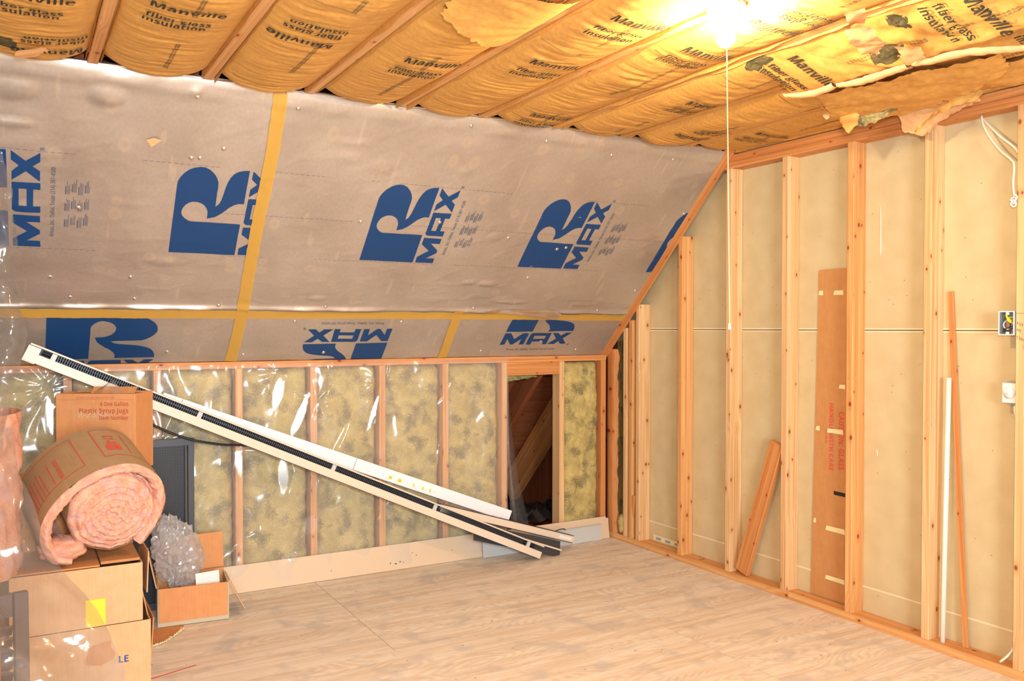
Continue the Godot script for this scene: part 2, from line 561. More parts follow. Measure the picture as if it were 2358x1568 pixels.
# ---------------------------------------------------------------- gable wall
func gable_wall() -> void:
	rng.seed = 5
	var w := struct("wall_right")
	# gypsum panels on the far side of the studs
	var rows := [[0.0, 0.154], [0.156, 1.398], [1.402, 2.62]]
	for r in rows:
		for zz in [[-0.03, 5.0], [5.003, 7.55]]:
			var st := begin()
			st.set_smooth_group(-1)
			var o := rnd_uv()
			var A := Vector3(0.09, r[0], zz[0]); var B := Vector3(0.09, r[0], zz[1]); var C := Vector3(0.09, r[1], zz[1]); var D := Vector3(0.09, r[1], zz[0])
			var e := Vector3(0.0127, 0, 0)
			var f := func(p: Vector3): return o + Vector2(p.z, p.y)
			quad(st, A, B, C, D, f.call(A), f.call(B), f.call(C), f.call(D))
			quad(st, A + e, A, D, D + e); quad(st, B, B + e, C + e, C); quad(st, D, C, C + e, D + e); quad(st, A + e, B + e, B, A)
			put("gypsum_panel", done(st), M.gypsum_paper, w)
	for e in [[1.4035, 0.007], [1.3915, 0.007], [0.1540, 0.008]]:
		box("panel_edge_paper", Vector3(0.0885, e[0], -0.02), Vector3(0.0902, e[0] + e[1], 5.0), M.gypsum_edge, w, 0.0)
	box("outer_sheathing", Vector3(0.11, -0.05, -1.45), Vector3(0.13, 2.65, 7.6), M.old_rafter, w, 0.0)
	# bottom plate in two lengths, double top plate
	board("bottom_plate", Vector3(0.0445, 0.019, -0.03), Vector3(0.0445, 0.019, 1.555), 0.089, 0.038, Vector3.RIGHT, M.pine_orange, w)
	board("bottom_plate", Vector3(0.0445, 0.019, 1.558), Vector3(0.0445, 0.019, 5.0), 0.089, 0.038, Vector3.RIGHT, M.pine_orange, w)
	board("top_plate", Vector3(0.0445, 2.3206, 1.02), Vector3(0.0445, 2.3206, 5.0), 0.089, 0.038, Vector3.RIGHT, M.pine_red, w)
	board("top_plate", Vector3(0.0445, 2.3592, 1.10), Vector3(0.0445, 2.3592, 5.0), 0.089, 0.038, Vector3.RIGHT, M.pine_red, w)
	# studs
	for i in 12:
		var z := 0.2827 + i * OC + 0.019
		var top := 2.3014
		if i < 2: top = 1.2323 + (z - 0.019) * 0.984 + 0.05
		board("stud", Vector3(0.0445, 0.0382, z), Vector3(0.0445, top, z), 0.089, 0.038, Vector3.RIGHT, [M.pine, M.pine_orange, M.pine][i % 3], w)
	# corner studs
	board("stud", Vector3(0.0445, 0.0382, 0.168), Vector3(0.0445, 1.41, 0.168), 0.089, 0.038, Vector3.RIGHT, M.pine, w)
	board("stud", Vector3(0.0445, 0.0382, 0.228), Vector3(0.0445, 1.46, 0.228), 0.089, 0.036, Vector3.RIGHT, M.pine_orange, w)
	# waney corner stud with a wavy bark edge
	var n := nz(71, 6.0, 2)
	var wavy := func(u: float, v: float):
		var y := 0.0382 + v * 1.23
		var wide := 0.088 + 0.012 * n.get_noise_2d(y * 1.0, 3.0)
		var prof := [Vector2(-0.028, 0.04), Vector2(-0.028, 0.002), Vector2(-0.024, 0.0), Vector2(-0.028 + wide - 0.014, 0.0), Vector2(-0.028 + wide - 0.004, 0.008), Vector2(-0.028 + wide, 0.02), Vector2(-0.028 + wide, 0.04)]
		var s := u * (prof.size() - 1)
		var k := mini(int(s), prof.size() - 2)
		var p: Vector2 = prof[k].lerp(prof[k + 1], s - k)
		return Vector3(p.y, y, p.x)
	put("stud", grid(18, 60, wavy, Vector2(0.16, 1.23), rnd_uv()), M.pine_red, w)
	# blocking sliver at the foot of the corner
	board("blocking", Vector3(0.03, 0.05, 0.215), Vector3(0.01, 0.32, 0.262), 0.03, 0.02, Vector3.RIGHT, M.pine_red, w)

# ---------------------------------------------------------------- knee wall
func knee_wall() -> void:
	rng.seed = 7
	var w := struct("wall_back")
	board("top_plate", Vector3(-6.0, 1.2105, -0.0445), Vector3(-0.03, 1.2105, -0.0445), 0.038, 0.089, Vector3.UP, M.pine_red, w)
	board("header", Vector3(-0.794, 1.150, -0.020), Vector3(-0.404, 1.150, -0.020), 0.082, 0.038, Vector3.UP, M.pine_red, w)
	board("bottom_plate", Vector3(-6.0, 0.019, -0.0445), Vector3(-0.83, 0.019, -0.0445), 0.038, 0.089, Vector3.UP, M.pine_red, w)
	board("bottom_plate", Vector3(-0.42, 0.019, -0.0445), Vector3(-0.03, 0.019, -0.0445), 0.038, 0.089, Vector3.UP, M.pine_red, w)
	for k in 11:
		var x := -0.8151 - k * OC
		board("stud", Vector3(x, 0.0382, -0.0445), Vector3(x, 1.1913, -0.0445), 0.038, 0.089, Vector3.RIGHT, M.pine_orange, w)
	board("stud", Vector3(-0.383, 0.0382, -0.0445), Vector3(-0.383, 1.1913, -0.0445), 0.038, 0.089, Vector3.RIGHT, M.pine, w)
	board("stud", Vector3(-0.05, 0.0382, -0.0445), Vector3(-0.05, 1.1913, -0.0445), 0.040, 0.089, Vector3.RIGHT, M.pine_red, w)
	# eave floor beyond the opening
	board("eave_joist", Vector3(-0.62, 0.06, -0.12), Vector3(-0.62, 0.06, -1.1), 0.038, 0.12, Vector3.RIGHT, M.old_rafter, w)
	board("eave_joist", Vector3(-0.9, 0.10, -0.42), Vector3(0.05, 0.10, -0.42), 0.04, 0.09, Vector3.UP, M.old_rafter, w)

# ---------------------------------------------------------------- ceiling frame
func ceiling_frame() -> void:
	rng.seed = 9
	var c := struct("ceiling")
	for k in range(-2, 10):
		var x := -0.7818 - k * OC
		board("joist", Vector3(x, 2.458, 1.172), Vector3(x, 2.458, 7.45), 0.038, 0.15, Vector3.RIGHT, M.pine_orange, c)
	box("ceiling_deck", Vector3(-6.95, 2.54, 0.9), Vector3(0.2, 2.58, 7.6), M.old_rafter, c, 0.0)
	for k in 8:
		box("ceiling_panel", Vector3(-6.9 + k * 0.885, 2.36, 5.2), Vector3(-6.9 + k * 0.885 + 0.88, 2.379, 7.48), M.gypsum_paper, c)

# ---------------------------------------------------------------- foam boards on the slope
var LOGO_R := [[0.0, 0.407], [0.377, 0.41], [0.398, 0.409], [0.422, 0.401], [0.445, 0.387], [0.464, 0.369], [0.476, 0.349], [0.482, 0.327], [0.481, 0.306], [0.471, 0.286], [0.453, 0.267], [0.432, 0.253], [0.409, 0.244], [0.384, 0.242], [0.348, 0.242], [0.275, 0.239], [0.292, 0.225], [0.316, 0.218], [0.35, 0.214], [0.383, 0.21], [0.412, 0.205], [0.44, 0.196], [0.459, 0.185], [0.473, 0.168], [0.481, 0.145], [0.483, 0.122], [0.3, 0.119], [0.3, 0.141], [0.292, 0.16], [0.275, 0.18], [0.255, 0.195], [0.234, 0.214], [0.217, 0.234], [0.206, 0.266], [0.245, 0.268], [0.263, 0.275], [0.279, 0.286], [0.29, 0.302], [0.295, 0.317], [0.295, 0.335], [0.289, 0.35], [0.276, 0.364], [0.259, 0.373], [0.242, 0.377], [0.228, 0.377], [0.211, 0.37], [0.198, 0.358], [0.188, 0.343], [0.185, 0.332], [0.184, 0.118], [-0.002, 0.115]]
var LOGO_M := [[0.167, 0.102], [0.166, 0.004], [0.133, 0.003], [0.132, 0.053], [0.089, 0.003], [0.071, 0.003], [0.032, 0.052], [0.032, 0.002], [0.0, 0.0], [0.0, 0.101], [0.039, 0.102], [0.083, 0.05], [0.124, 0.102]]
var LOGO_A := [[[0.183, 0.003], [0.216, 0.003], [0.216, 0.104], [0.194, 0.104], [0.183, 0.092]], [[0.3, 0.004], [0.333, 0.004], [0.331, 0.104], [0.3, 0.104]], [[0.216, 0.029], [0.3, 0.029], [0.3, 0.052], [0.216, 0.052]], [[0.216, 0.08], [0.3, 0.08], [0.3, 0.104], [0.216, 0.104]]]
var LOGO_X := [[0.482, 0.106], [0.436, 0.056], [0.481, 0.006], [0.437, 0.006], [0.413, 0.032], [0.391, 0.006], [0.341, 0.006], [0.386, 0.055], [0.341, 0.104], [0.382, 0.104], [0.412, 0.079], [0.438, 0.106]]
const BUBBLES := [[-3.165, 1.514, 0.075, 0.05, 0.016], [-3.473, 1.497, 0.09, 0.05, 0.012], [-3.481, 1.351, 0.09, 0.02, 0.010], [-2.886, 0.686, 0.08, 0.03, 0.006], [-2.118, 0.47, 0.05, 0.02, 0.008], [-2.169, 1.344, 0.07, 0.035, 0.005], [-1.995, 1.316, 0.07, 0.05, 0.007], [-1.575, 1.337, 0.05, 0.03, 0.005], [-0.716, 1.445, 0.10, 0.07, 0.007], [-1.253, 0.947, 0.05, 0.035, 0.007], [-1.288, 0.614, 0.05, 0.02, 0.008], [-1.163, 0.609, 0.07, 0.024, 0.008], [-1.03, 0.486, 0.07, 0.03, 0.004], [-1.549, 0.271, 0.06, 0.05, 0.004], [-2.848, 1.585, 0.03, 0.02, 0.008], [-3.10, 1.59, 0.12, 0.02, 0.006], [-3.431, 0.949, 0.06, 0.03, 0.004], [-1.455, 0.477, 0.08, 0.03, 0.003], [-0.798, 1.101, 0.05, 0.02, 0.004], [-2.15, 1.43, 0.10, 0.02, 0.004], [-0.292, 1.434, 0.05, 0.03, 0.004], [-0.95, 0.47, 0.12, 0.02, 0.006], [-0.45, 0.46, 0.1, 0.02, 0.006]]
var boards := []
var foil_n: FastNoiseLite
var foil_f: FastNoiseLite

func foil_height(x: float, t: float) -> float:
	var h := 0.0022 * foil_n.get_noise_2d(x * 2.4, t * 3.2) + 0.0016 * pow(maxf(0.0, 1.0 - 5.0 * absf(foil_n.get_noise_2d(x * 2.0 + 7.0, t * 4.0 + 3.0))), 2.0) + 0.0005 * foil_f.get_noise_2d(x * 16.0, t * 22.0)
	for b in BUBBLES:
		var d := Vector2((x - b[0]) / b[2], (t - b[1]) / b[3]).length_squared()
		if d < 1.0: h += 0.8 * b[4] * pow(1.0 - d, 0.95)
	# foil rolled over the lower edge of the upper boards, and pulled up at the head
	if t > 0.38:
		h += 0.017 * exp(-pow((t - 0.394) / 0.013, 2.0)) * clampf(0.75 + 0.7 * foil_n.get_noise_2d(x * 3.0, 9.0) - 0.25 * smoothstep(-2.6, -1.2, x), 0.2, 1.3)
		h -= 0.012 * pow(clampf((t - 1.604) / 0.03, 0, 1), 2.0) * (1.0 + 0.6 * foil_n.get_noise_2d(x * 2.0, 3.0))
		h += 0.006 * exp(-pow((t - 1.575) / 0.02, 2.0)) * (0.6 + foil_n.get_noise_2d(x * 4.0, 5.0))
	return h

func foil_at(x: float, t: float, up := 0.0) -> Vector3:
	return SP(x, t, foil_height(x, t) + up)

func poly_of(a: Array, f: Callable) -> PackedVector2Array:
	var p := PackedVector2Array()
	for q in a: p.append(f.call(q[0], q[1]))
	return p

func foam_board(x0: float, x1: float, t0: float, t1: float, label: String, logos: Array) -> void:
	var o := thing("foam_board", label, "foam board", "foil-faced foam boards on the slope")
	var nu := int((x1 - x0) / 0.014); var nv := 120 if t1 > 1.0 else 28
	var uvo := Vector2(rng.randf() * 2.0, rng.randf())
	boards.append([o, Rect2(x0, t0, x1 - x0, t1 - t0)])
	var facer := put("foil_facer", grid(nu, nv, func(u: float, v: float): return foil_at(lerpf(x0, x1, u), lerpf(t0, t1, v * (0.3 + 1.0 * v - 0.3 * v * v))), Vector2(x1 - x0, t1 - t0), uvo), M.foil, o)
	var st := begin()
	var a := [SP(x0, t0, -0.003), SP(x1, t0, -0.003), SP(x1, t1, -0.020 if t1 > 1.0 else -0.003), SP(x0, t1, -0.020 if t1 > 1.0 else -0.003)]
	var dn := SN * -0.012
	st.set_smooth_group(-1)
	quad(st, a[0] + dn, a[1] + dn, a[1], a[0]); quad(st, a[1] + dn, a[2] + dn, a[2], a[1]); quad(st, a[2] + dn, a[3] + dn, a[3], a[2]); quad(st, a[3] + dn, a[0] + dn, a[0], a[3])
	quad(st, a[3] + dn, a[2] + dn, a[1] + dn, a[0] + dn)
	put("foam_edge", done(st), M.foam_core, o)
	var area := Rect2(x0 + 0.001, t0 + 0.001, x1 - x0 - 0.002, t1 - t0 - 0.002)
	var clip := PackedVector2Array([area.position, Vector2(area.end.x, area.position.y), area.end, Vector2(area.position.x, area.end.y)])
	for lg in logos:
		var f: Callable = lg
		var parts := []
		for src in [LOGO_R, LOGO_M, LOGO_X] + LOGO_A:
			for c in Geometry2D.intersect_polygons(poly_of(src, f), clip):
				parts.append(c)
		if parts.size():
			tag(put("printed_logo", sheet(parts, 0.02, func(p: Vector2): return foil_at(p.x, p.y, 0.0012)), M.foil_print, facer), "large blue printed letter with the word MAX", "")
		# address line and blocks of fine print, only where they fall inside the board
		var inside := func(a_: float, b_: float): return area.has_point(f.call(a_, b_))
		if inside.call(0.063, -0.05) and inside.call(0.418, -0.05):
			var s2 := begin()
			letters_into(s2, "Rmax, Inc. Dallas, Texas (214) 387-4500", 0.016, func(p: Vector2):
				var q: Vector2 = f.call(0.24 + p.x, -0.040 + p.y)
				return foil_at(q.x, q.y, 0.0012), false, 0.355)
			letters_into(s2, "®", 0.016, func(p: Vector2):
				var q: Vector2 = f.call(0.50 + p.x, 0.0 + p.y)
				return foil_at(q.x, q.y, 0.0012), false)
			put("address_print", done(s2), M.foil_small_print, facer)
		if inside.call(0.12, -0.19) and inside.call(0.36, -0.19):
			var s3 := begin()
			s3.set_smooth_group(-1)
			var r2 := RandomNumberGenerator.new(); r2.seed = 77
			for col in 3:
				for blk in 4:
					var b0 := -0.088 - blk * 0.024
					for ln in 4:
						var a0 := 0.115 + col * 0.086 + (0.012 if blk % 2 else 0.0)
						var wd := r2.randf_range(0.035, 0.066) if ln else 0.04
						var th := 0.0016 if ln else 0.003
						var bb := b0 - ln * 0.0046
						var pts := []
						for q in [[a0, bb], [a0 + wd, bb], [a0 + wd, bb + th], [a0, bb + th]]:
							var qq: Vector2 = f.call(q[0], q[1])
							pts.append(foil_at(qq.x, qq.y, 0.0012))
						quad(s3, pts[0], pts[1], pts[2], pts[3])
			tag(put("fine_print", done(s3), M.foil_small_print, facer), "", "", "", "stuff")
	# dashed guide lines
	if t1 > 1.0:
		var s4 := begin()
		s4.set_smooth_group(-1)
		for tt in [0.735, 0.985, 1.232]:
			var x := x0 + 0.02
			while x < x1 - 0.03:
				if foil_n.get_noise_2d(x * 1.5, tt * 9.0) > -0.1:
					quad(s4, foil_at(x, tt, 0.0012), foil_at(x + 0.016, tt, 0.0012), foil_at(x + 0.016, tt + 0.0012, 0.0012), foil_at(x, tt + 0.0012, 0.0012))
				x += 0.024
		tag(put("guide_line", done(s4), M.foil_small_print, facer), "", "", "", "stuff")

func slope_boards() -> void:
	rng.seed = 21
	foil_n = nz(31, 1.0, 3)
	foil_f = nz(32, 1.0, 2)
	var up := func(x0: float): return func(a: float, b: float): return Vector2(x0 - b, 0.744 + a)
	foam_board(-4.93, -2.503, 0.384, 1.634, "large foil foam board left of the long amber tape, one whole blue logo", [up.call(-3.378), up.call(-2.461)])
	foam_board(-2.500, -0.074, 0.384, 1.634, "large foil foam board running from the long tape to the gable studs", [up.call(-1.553), up.call(-0.625), up.call(0.287)])
	foam_board(-4.93, -2.492, 0.0, 0.378, "narrow foil board over the knee wall with a big upright blue letter at the left", [func(a: float, b: float): return Vector2(-3.349 + a, b - 0.08)])
	foam_board(-2.489, -1.266, 0.0, 0.378, "narrow foil board between two amber tapes with the logo upside down", [func(a: float, b: float): return Vector2(-1.637 - a, 0.247 - b)])
	foam_board(-1.263, -0.074, 0.0, 0.378, "narrow foil board beside the gable wall with MAX printed upright", [func(a: float, b: float): return Vector2(-0.89 + a, 0.104 + b)])
	# bright foil lapped over the head of the boards
	var lap := func(x0: float, x1: float): return grid(int((x1 - x0) / 0.03), 6, func(u: float, v: float):
		var x := lerpf(x0, x1, u)
		return SP(x, 1.6365 + 0.008 * v, -0.008 - 0.008 * v * v + 0.003 * foil_n.get_noise_2d(x * 5.0, v)))
	for e in [[-4.93, -2.52, "shiny foil edging along the head of the left foam board"], [-2.515, -0.10, "shiny foil edging along the head of the right foam board"]]:
		tag(put("foil_strip", lap.call(e[0], e[1]), M.foil_bright), e[2], "foil strip", "foil edgings under the ceiling")
	# amber tapes over the joints
	var tape := func(pts: Array, wide: float):
		var cv := curve(pts, 0.02)
		return grid(4, cv.size() - 1, func(u: float, v: float):
			var i := int(round(v * (cv.size() - 1)))
			var p: Vector3 = cv[i]
			var d: Vector3 = (cv[mini(i + 1, cv.size() - 1)] - cv[maxi(i - 1, 0)])
			var side := Vector2(-d.y, d.x).normalized()
			var wob := 0.003 * foil_n.get_noise_2d(i * 0.35, u * 2.0)
			var q := Vector2(p.x, p.y) + side * (wide * (u - 0.5) + wob)
			return foil_at(q.x, q.y, 0.0042 + 0.002 * maxf(0.0, foil_n.get_noise_2d(q.x * 30.0, q.y * 4.0))))
	tag(put("seam_tape", tape.call([Vector3(-2.523, 1.625, 0), Vector3(-2.505, 1.30, 0), Vector3(-2.50, 0.9, 0), Vector3(-2.483, 0.37, 0), Vector3(-2.482, 0.16, 0), Vector3(-2.487, 0.004, 0)], 0.058), M.amber_tape), "long amber tape running up the slope between the two large boards", "tape", "amber seam tapes")
	tag(put("seam_tape", tape.call([Vector3(-1.275, 0.40, 0), Vector3(-1.262, 0.2, 0), Vector3(-1.25, 0.003, 0)], 0.056), M.amber_tape), "short amber tape between the middle and right narrow boards", "tape", "amber seam tapes")
	tag(put("seam_tape", tape.call([Vector3(-4.9, 0.352, 0), Vector3(-3.4, 0.350, 0), Vector3(-2.4, 0.352, 0), Vector3(-1.3, 0.357, 0), Vector3(-0.08, 0.352, 0)], 0.056), M.amber_tape), "level amber tape along the joint between large and narrow boards", "tape", "amber seam tapes")
	# torn foil lifting at the joint
	tag(put("foil_scrap", sheet([PackedVector2Array([Vector2(-1.15, 0.40), Vector2(-0.62, 0.355), Vector2(-0.58, 0.375), Vector2(-0.60, 0.41), Vector2(-0.9, 0.412)])], 0.02, func(p: Vector2): return foil_at(p.x, p.y, 0.004 + 0.03 * clampf((0.405 - p.y) / 0.05, 0, 1) * clampf((p.x + 1.1) * 2.2, 0, 1))), M.foil_bright), "lifted flap of torn foil over the level tape", "foil scrap")
	# nail heads that dimple the foil
	var head := lathe([Vector2(0.0, 0.004), Vector2(0.006, 0.0035), Vector2(0.010, 0.001), Vector2(0.011, -0.001)], Vector3.ZERO, 12)
	for q in [[-3.242, 0.965], [-2.83, 1.266], [-2.796, 1.27], [-2.707, 1.327], [-2.602, 0.41], [-2.987, 0.445], [-2.061, 0.41], [-2.015, 0.986], [-1.603, 1.017], [-1.172, 0.942], [-0.834, 0.885], [-0.779, 0.899], [-0.928, 0.661], [-1.633, 1.59], [-1.207, 1.56], [-0.793, 1.527], [-0.393, 1.547], [-0.11, 0.582], [-0.312, 0.41], [-1.187, 0.413], [-2.807, 0.077], [-2.426, 0.048], [-1.992, 0.059], [-1.599, 0.30], [-0.606, 0.132], [-3.015, 0.582], [-3.339, 0.57], [-2.44, 1.567], [-2.841, 1.56], [-3.256, 0.45], [-1.0, 0.05], [-0.30, 0.05], [-2.2, 0.30], [-0.10, 1.2]]:
		for e in boards:
			if e[1].has_point(Vector2(q[0], q[1])):
				var hd := put("nail_head", head, M.foil_bright, e[0])
				hd.position = foil_at(q[0], q[1], 0.0005)
				hd.quaternion = Quaternion(Vector3.UP, SN)
	tag(put("kraft_scrap", sheet([PackedVector2Array([Vector2(-3.012, 1.335), Vector2(-2.985, 1.350), Vector2(-2.955, 1.345), Vector2(-2.975, 1.32), Vector2(-2.99, 1.305)])], 0.01, func(p: Vector2): return foil_at(p.x, p.y, 0.004 + 0.15 * (p.x + 3.012))), M.kraft_pale), "tiny orange paper scrap stuck on the left foam board", "paper scrap")

# ---------------------------------------------------------------- kraft-faced batts overhead
var kn: FastNoiseLite
func batt_y(k: int, x: float, z: float) -> float:
	var xc := -0.985 - k * OC
	var u := clampf((x - xc) / 0.186, -1, 1)
	var sag := 0.050 + 0.012 * kn.get_noise_2d(k * 7.3, z * 0.9)
	var b := sag * pow(maxf(0.0, 1.0 - pow(absf(u), 2.6)), 0.75)
	# rolled-up end at the slope
	var z0 := 1.160 + 0.075 * pow(absf(u), 3.0) + 0.02 * kn.get_noise_2d(k * 3.1, x * 3.0)
	var e := clampf((z - z0) / 0.10, 0, 1)
	var y := 2.402 - b * sqrt(1.0 - (1.0 - e) * (1.0 - e)) + (1.0 - e) * 0.012
	if k == 0:
		var torn := smoothstep(2.365, 2.395, z + 0.25 * absf(x - xc + 0.1) - 0.02)
		var drop := 2.398 - 0.33 * (x + 1.168) - 0.016 * kn.get_noise_2d(x * 9.0, z * 7.0) * smoothstep(2.55, 2.7, z)
		y = lerpf(y, lerpf(drop, 2.405, smoothstep(-0.865, -0.845, x)), torn)
	if k == -1: y -= 0.020 * smoothstep(2.1, 2.3, z) * (1.0 - u * u)
	if k == -2: y += 0.5 * b * e
	# cross wrinkles
	var wr := kn.get_noise_2d(x * 2.2 + k * 11.0, z * 13.0)
	y += 0.0075 * absf(wr) * (1.0 - u * u) + 0.006 * kn.get_noise_2d(x * 5.0 + k * 5.0, z * 3.0 + 40.0) * (1.0 - u * u)
	return y

func ceiling_batts() -> void:
	rng.seed = 31
	kn = nz(41, 1.0, 3)
	var labels := {-2: "kraft-faced ceiling batt against the gable wall", -1: "kraft-faced ceiling batt second from the gable wall, torn flaps below", 0: "kraft-faced ceiling batt third from the gable wall, facing torn", 1: "kraft-faced ceiling batt on the gable side of the bulb", 2: "kraft-faced ceiling batt just left of the bulb", 3: "kraft-faced ceiling batt second left of the bulb, with lifted flap", 4: "kraft-faced ceiling batt third left of the bulb, printed upside down", 5: "kraft-faced ceiling batt with upright lettering between the two left joists", 6: "dim kraft-faced ceiling batt at the left edge with a small tear", 7: "kraft-faced ceiling batt beyond the left edge"}
	# [batt, text x offset, z, upside down]
	var words := {5: [[0.0, 1.99, 0]], 4: [[-0.05, 1.90, 1]], 3: [[0.03, 1.894, 0], [-0.03, 2.44, 1]], 2: [[0.02, 2.092, 0], [0.01, 2.586, 0]], 1: [[0.02, 1.42, 0], [0.0, 2.46, 0], [0.0, 2.75, 1]], 0: [[0.05, 1.955, 0], [0.0, 2.55, 0], [0.0, 3.2, 0]], -1: [[0.0, 1.46, 1], [0.05, 2.75, 1], [0.0, 3.26, 0]], -2: [[0.0, 1.6, 0]], 6: [[0.05, 1.37, 1], [0.0, 1.9, 0]], 7: []}
	for k in range(-2, 8):
		var xc := -0.985 - k * OC
		var o := thing("insulation_batt", labels[k], "insulation batt", "kraft-faced batts between the ceiling joists")
		var za := 1.155; var zb := 5.15
		var facing := put("kraft_facing", grid(24, 380, func(u: float, v: float):
			var x := xc + (u - 0.5) * 2.0 * 0.183
			var zs := za + 0.075 * pow(absf(u - 0.5) * 2.0, 3.0)
			var z := zs + (zb - zs) * v * (0.35 + 0.65 * v)
			if k == -2: x = minf(x, -0.006)
			return Vector3(x, batt_y(k, x, z), z), Vector2(0.37, 3.9), rnd_uv()), M.kraft, o)
		# glass wool body, dark with dust where the paper ends
		var dn := nz(60 + k, 14.0, 3)
		put("fiberglass_core", grid(14, 20, func(u: float, v: float):
			var x := xc + (u - 0.5) * 2.0 * 0.181
			var a := v * 1.4
			return Vector3(x, 2.412 + a * 0.06 + 0.008 * dn.get_noise_2d(x, v), 1.185 - 0.05 * sin(minf(a, 1.0) * PI) + 0.012 * dn.get_noise_2d(x, v + 3.0)), Vector2(0.37, 0.15), rnd_uv()), M.dirty_fiberglass, o)
		# stapling flanges turned down along the joist sides
		for s in [-1.0, 1.0]:
			var fx: float = minf(xc + s * 0.1835, -0.012)
			put("stapling_flange", grid(2, 130, func(u: float, v: float):
				var z := 1.18 + 3.9 * v
				var drop := 0.012 + 0.014 * kn.get_noise_2d(z * 3.0, k * 4.0 + s * 2.0) + 0.010 * maxf(0.0, kn.get_noise_2d(z * 1.2, k + s * 9.0))
				return Vector3(fx - s * 0.004 + s * 0.006 * -absf(kn.get_noise_2d(z * 2.0, k * 3.0 + s)) * u, 2.412 - (0.022 + drop) * u, z), Vector2(0.03, 3.9), rnd_uv()), M.kraft, o)
		for t in words[k]:
			var st := begin()
			var sg := -1.0 if t[2] else 1.0
			var f := func(dx: float, dz: float): return func(p: Vector2):
				var x: float = xc + t[0] + sg * (p.x + dx)
				var z: float = t[1] + sg * (p.y + dz)
				return Vector3(x, batt_y(k, x, z) - 0.0070, z)
			letters_into(st, "Manville", 0.046, f.call(0.0, 0.0), true, 0.215)
			letters_into(st, "fiber glass", 0.030, f.call(-0.015, -0.098), true, 0.19)
			letters_into(st, "insulation", 0.030, f.call(-0.022, -0.143), true, 0.185)
			tag(put("printed_lettering", done(st), M.black_ink, facing), "black lettering printed on the kraft paper", "")
		# rows of fine stencil print
		var s5 := begin()
		s5.set_smooth_group(-1)
		var z := 1.35
		while z < 3.3:
			if kn.get_noise_2d(z * 2.0, k * 8.0 + 60.0) > 0.02:
				var x := xc + 0.015
				for m in 2:
					var p := []
					for q in [[0, 0], [0.006, 0], [0.006, 0.009], [0, 0.009]]:
						var X: float = x + m * 0.009 + q[0]; var Z: float = z + q[1]
						p.append(Vector3(X, batt_y(k, X, Z) - 0.002, Z))
					quad(s5, p[0], p[1], p[2], p[3])
			z += 0.014
		for rowz in [1.30 + 0.05 * (k % 3), 2.25 + 0.1 * (k % 2)]:
			for m in 26:
				var X0: float = xc - 0.15 + m * 0.007
				var p := []
				for q in [[0, 0], [0.005, 0], [0.005, 0.004], [0, 0.004]]:
					var X: float = X0 + q[0]; var Z: float = rowz - m * 0.0012 + q[1]
					p.append(Vector3(X, batt_y(k, X, Z) - 0.002, Z))
				quad(s5, p[0], p[1], p[2], p[3])
		tag(put("stencil_print", done(s5), M.grey_ink, facing), "", "", "", "stuff")

# ---------------------------------------------------------------- torn paper at the gable end of the ceiling
func flap(called: String, label: String, outline: PackedVector2Array, f: Callable, m: Material, group := "torn kraft paper hanging by the gable wall", cell := 0.015) -> void:
	tag(put(called, sheet([outline], cell, f, Rect2(), 1.0), m), label, "torn paper", group)

func jag(pts: Array, amt := 0.006, s := 1) -> PackedVector2Array:
	var n := nz(900 + s, 1.0, 3)
	var out := PackedVector2Array()
	for i in pts.size():
		var a: Vector2 = pts[i]; var b: Vector2 = pts[(i + 1) % pts.size()]
		var m := maxi(1, int(a.distance_to(b) / 0.012))
		var nn := (b - a).normalized().orthogonal()
		for j in m:
			var t := float(j) / m
			out.append(a.lerp(b, t) + nn * amt * n.get_noise_2d(i * 13.7 + t * m * 0.9, s) * (1.0 if j else 0.0) * 2.0)
	return out

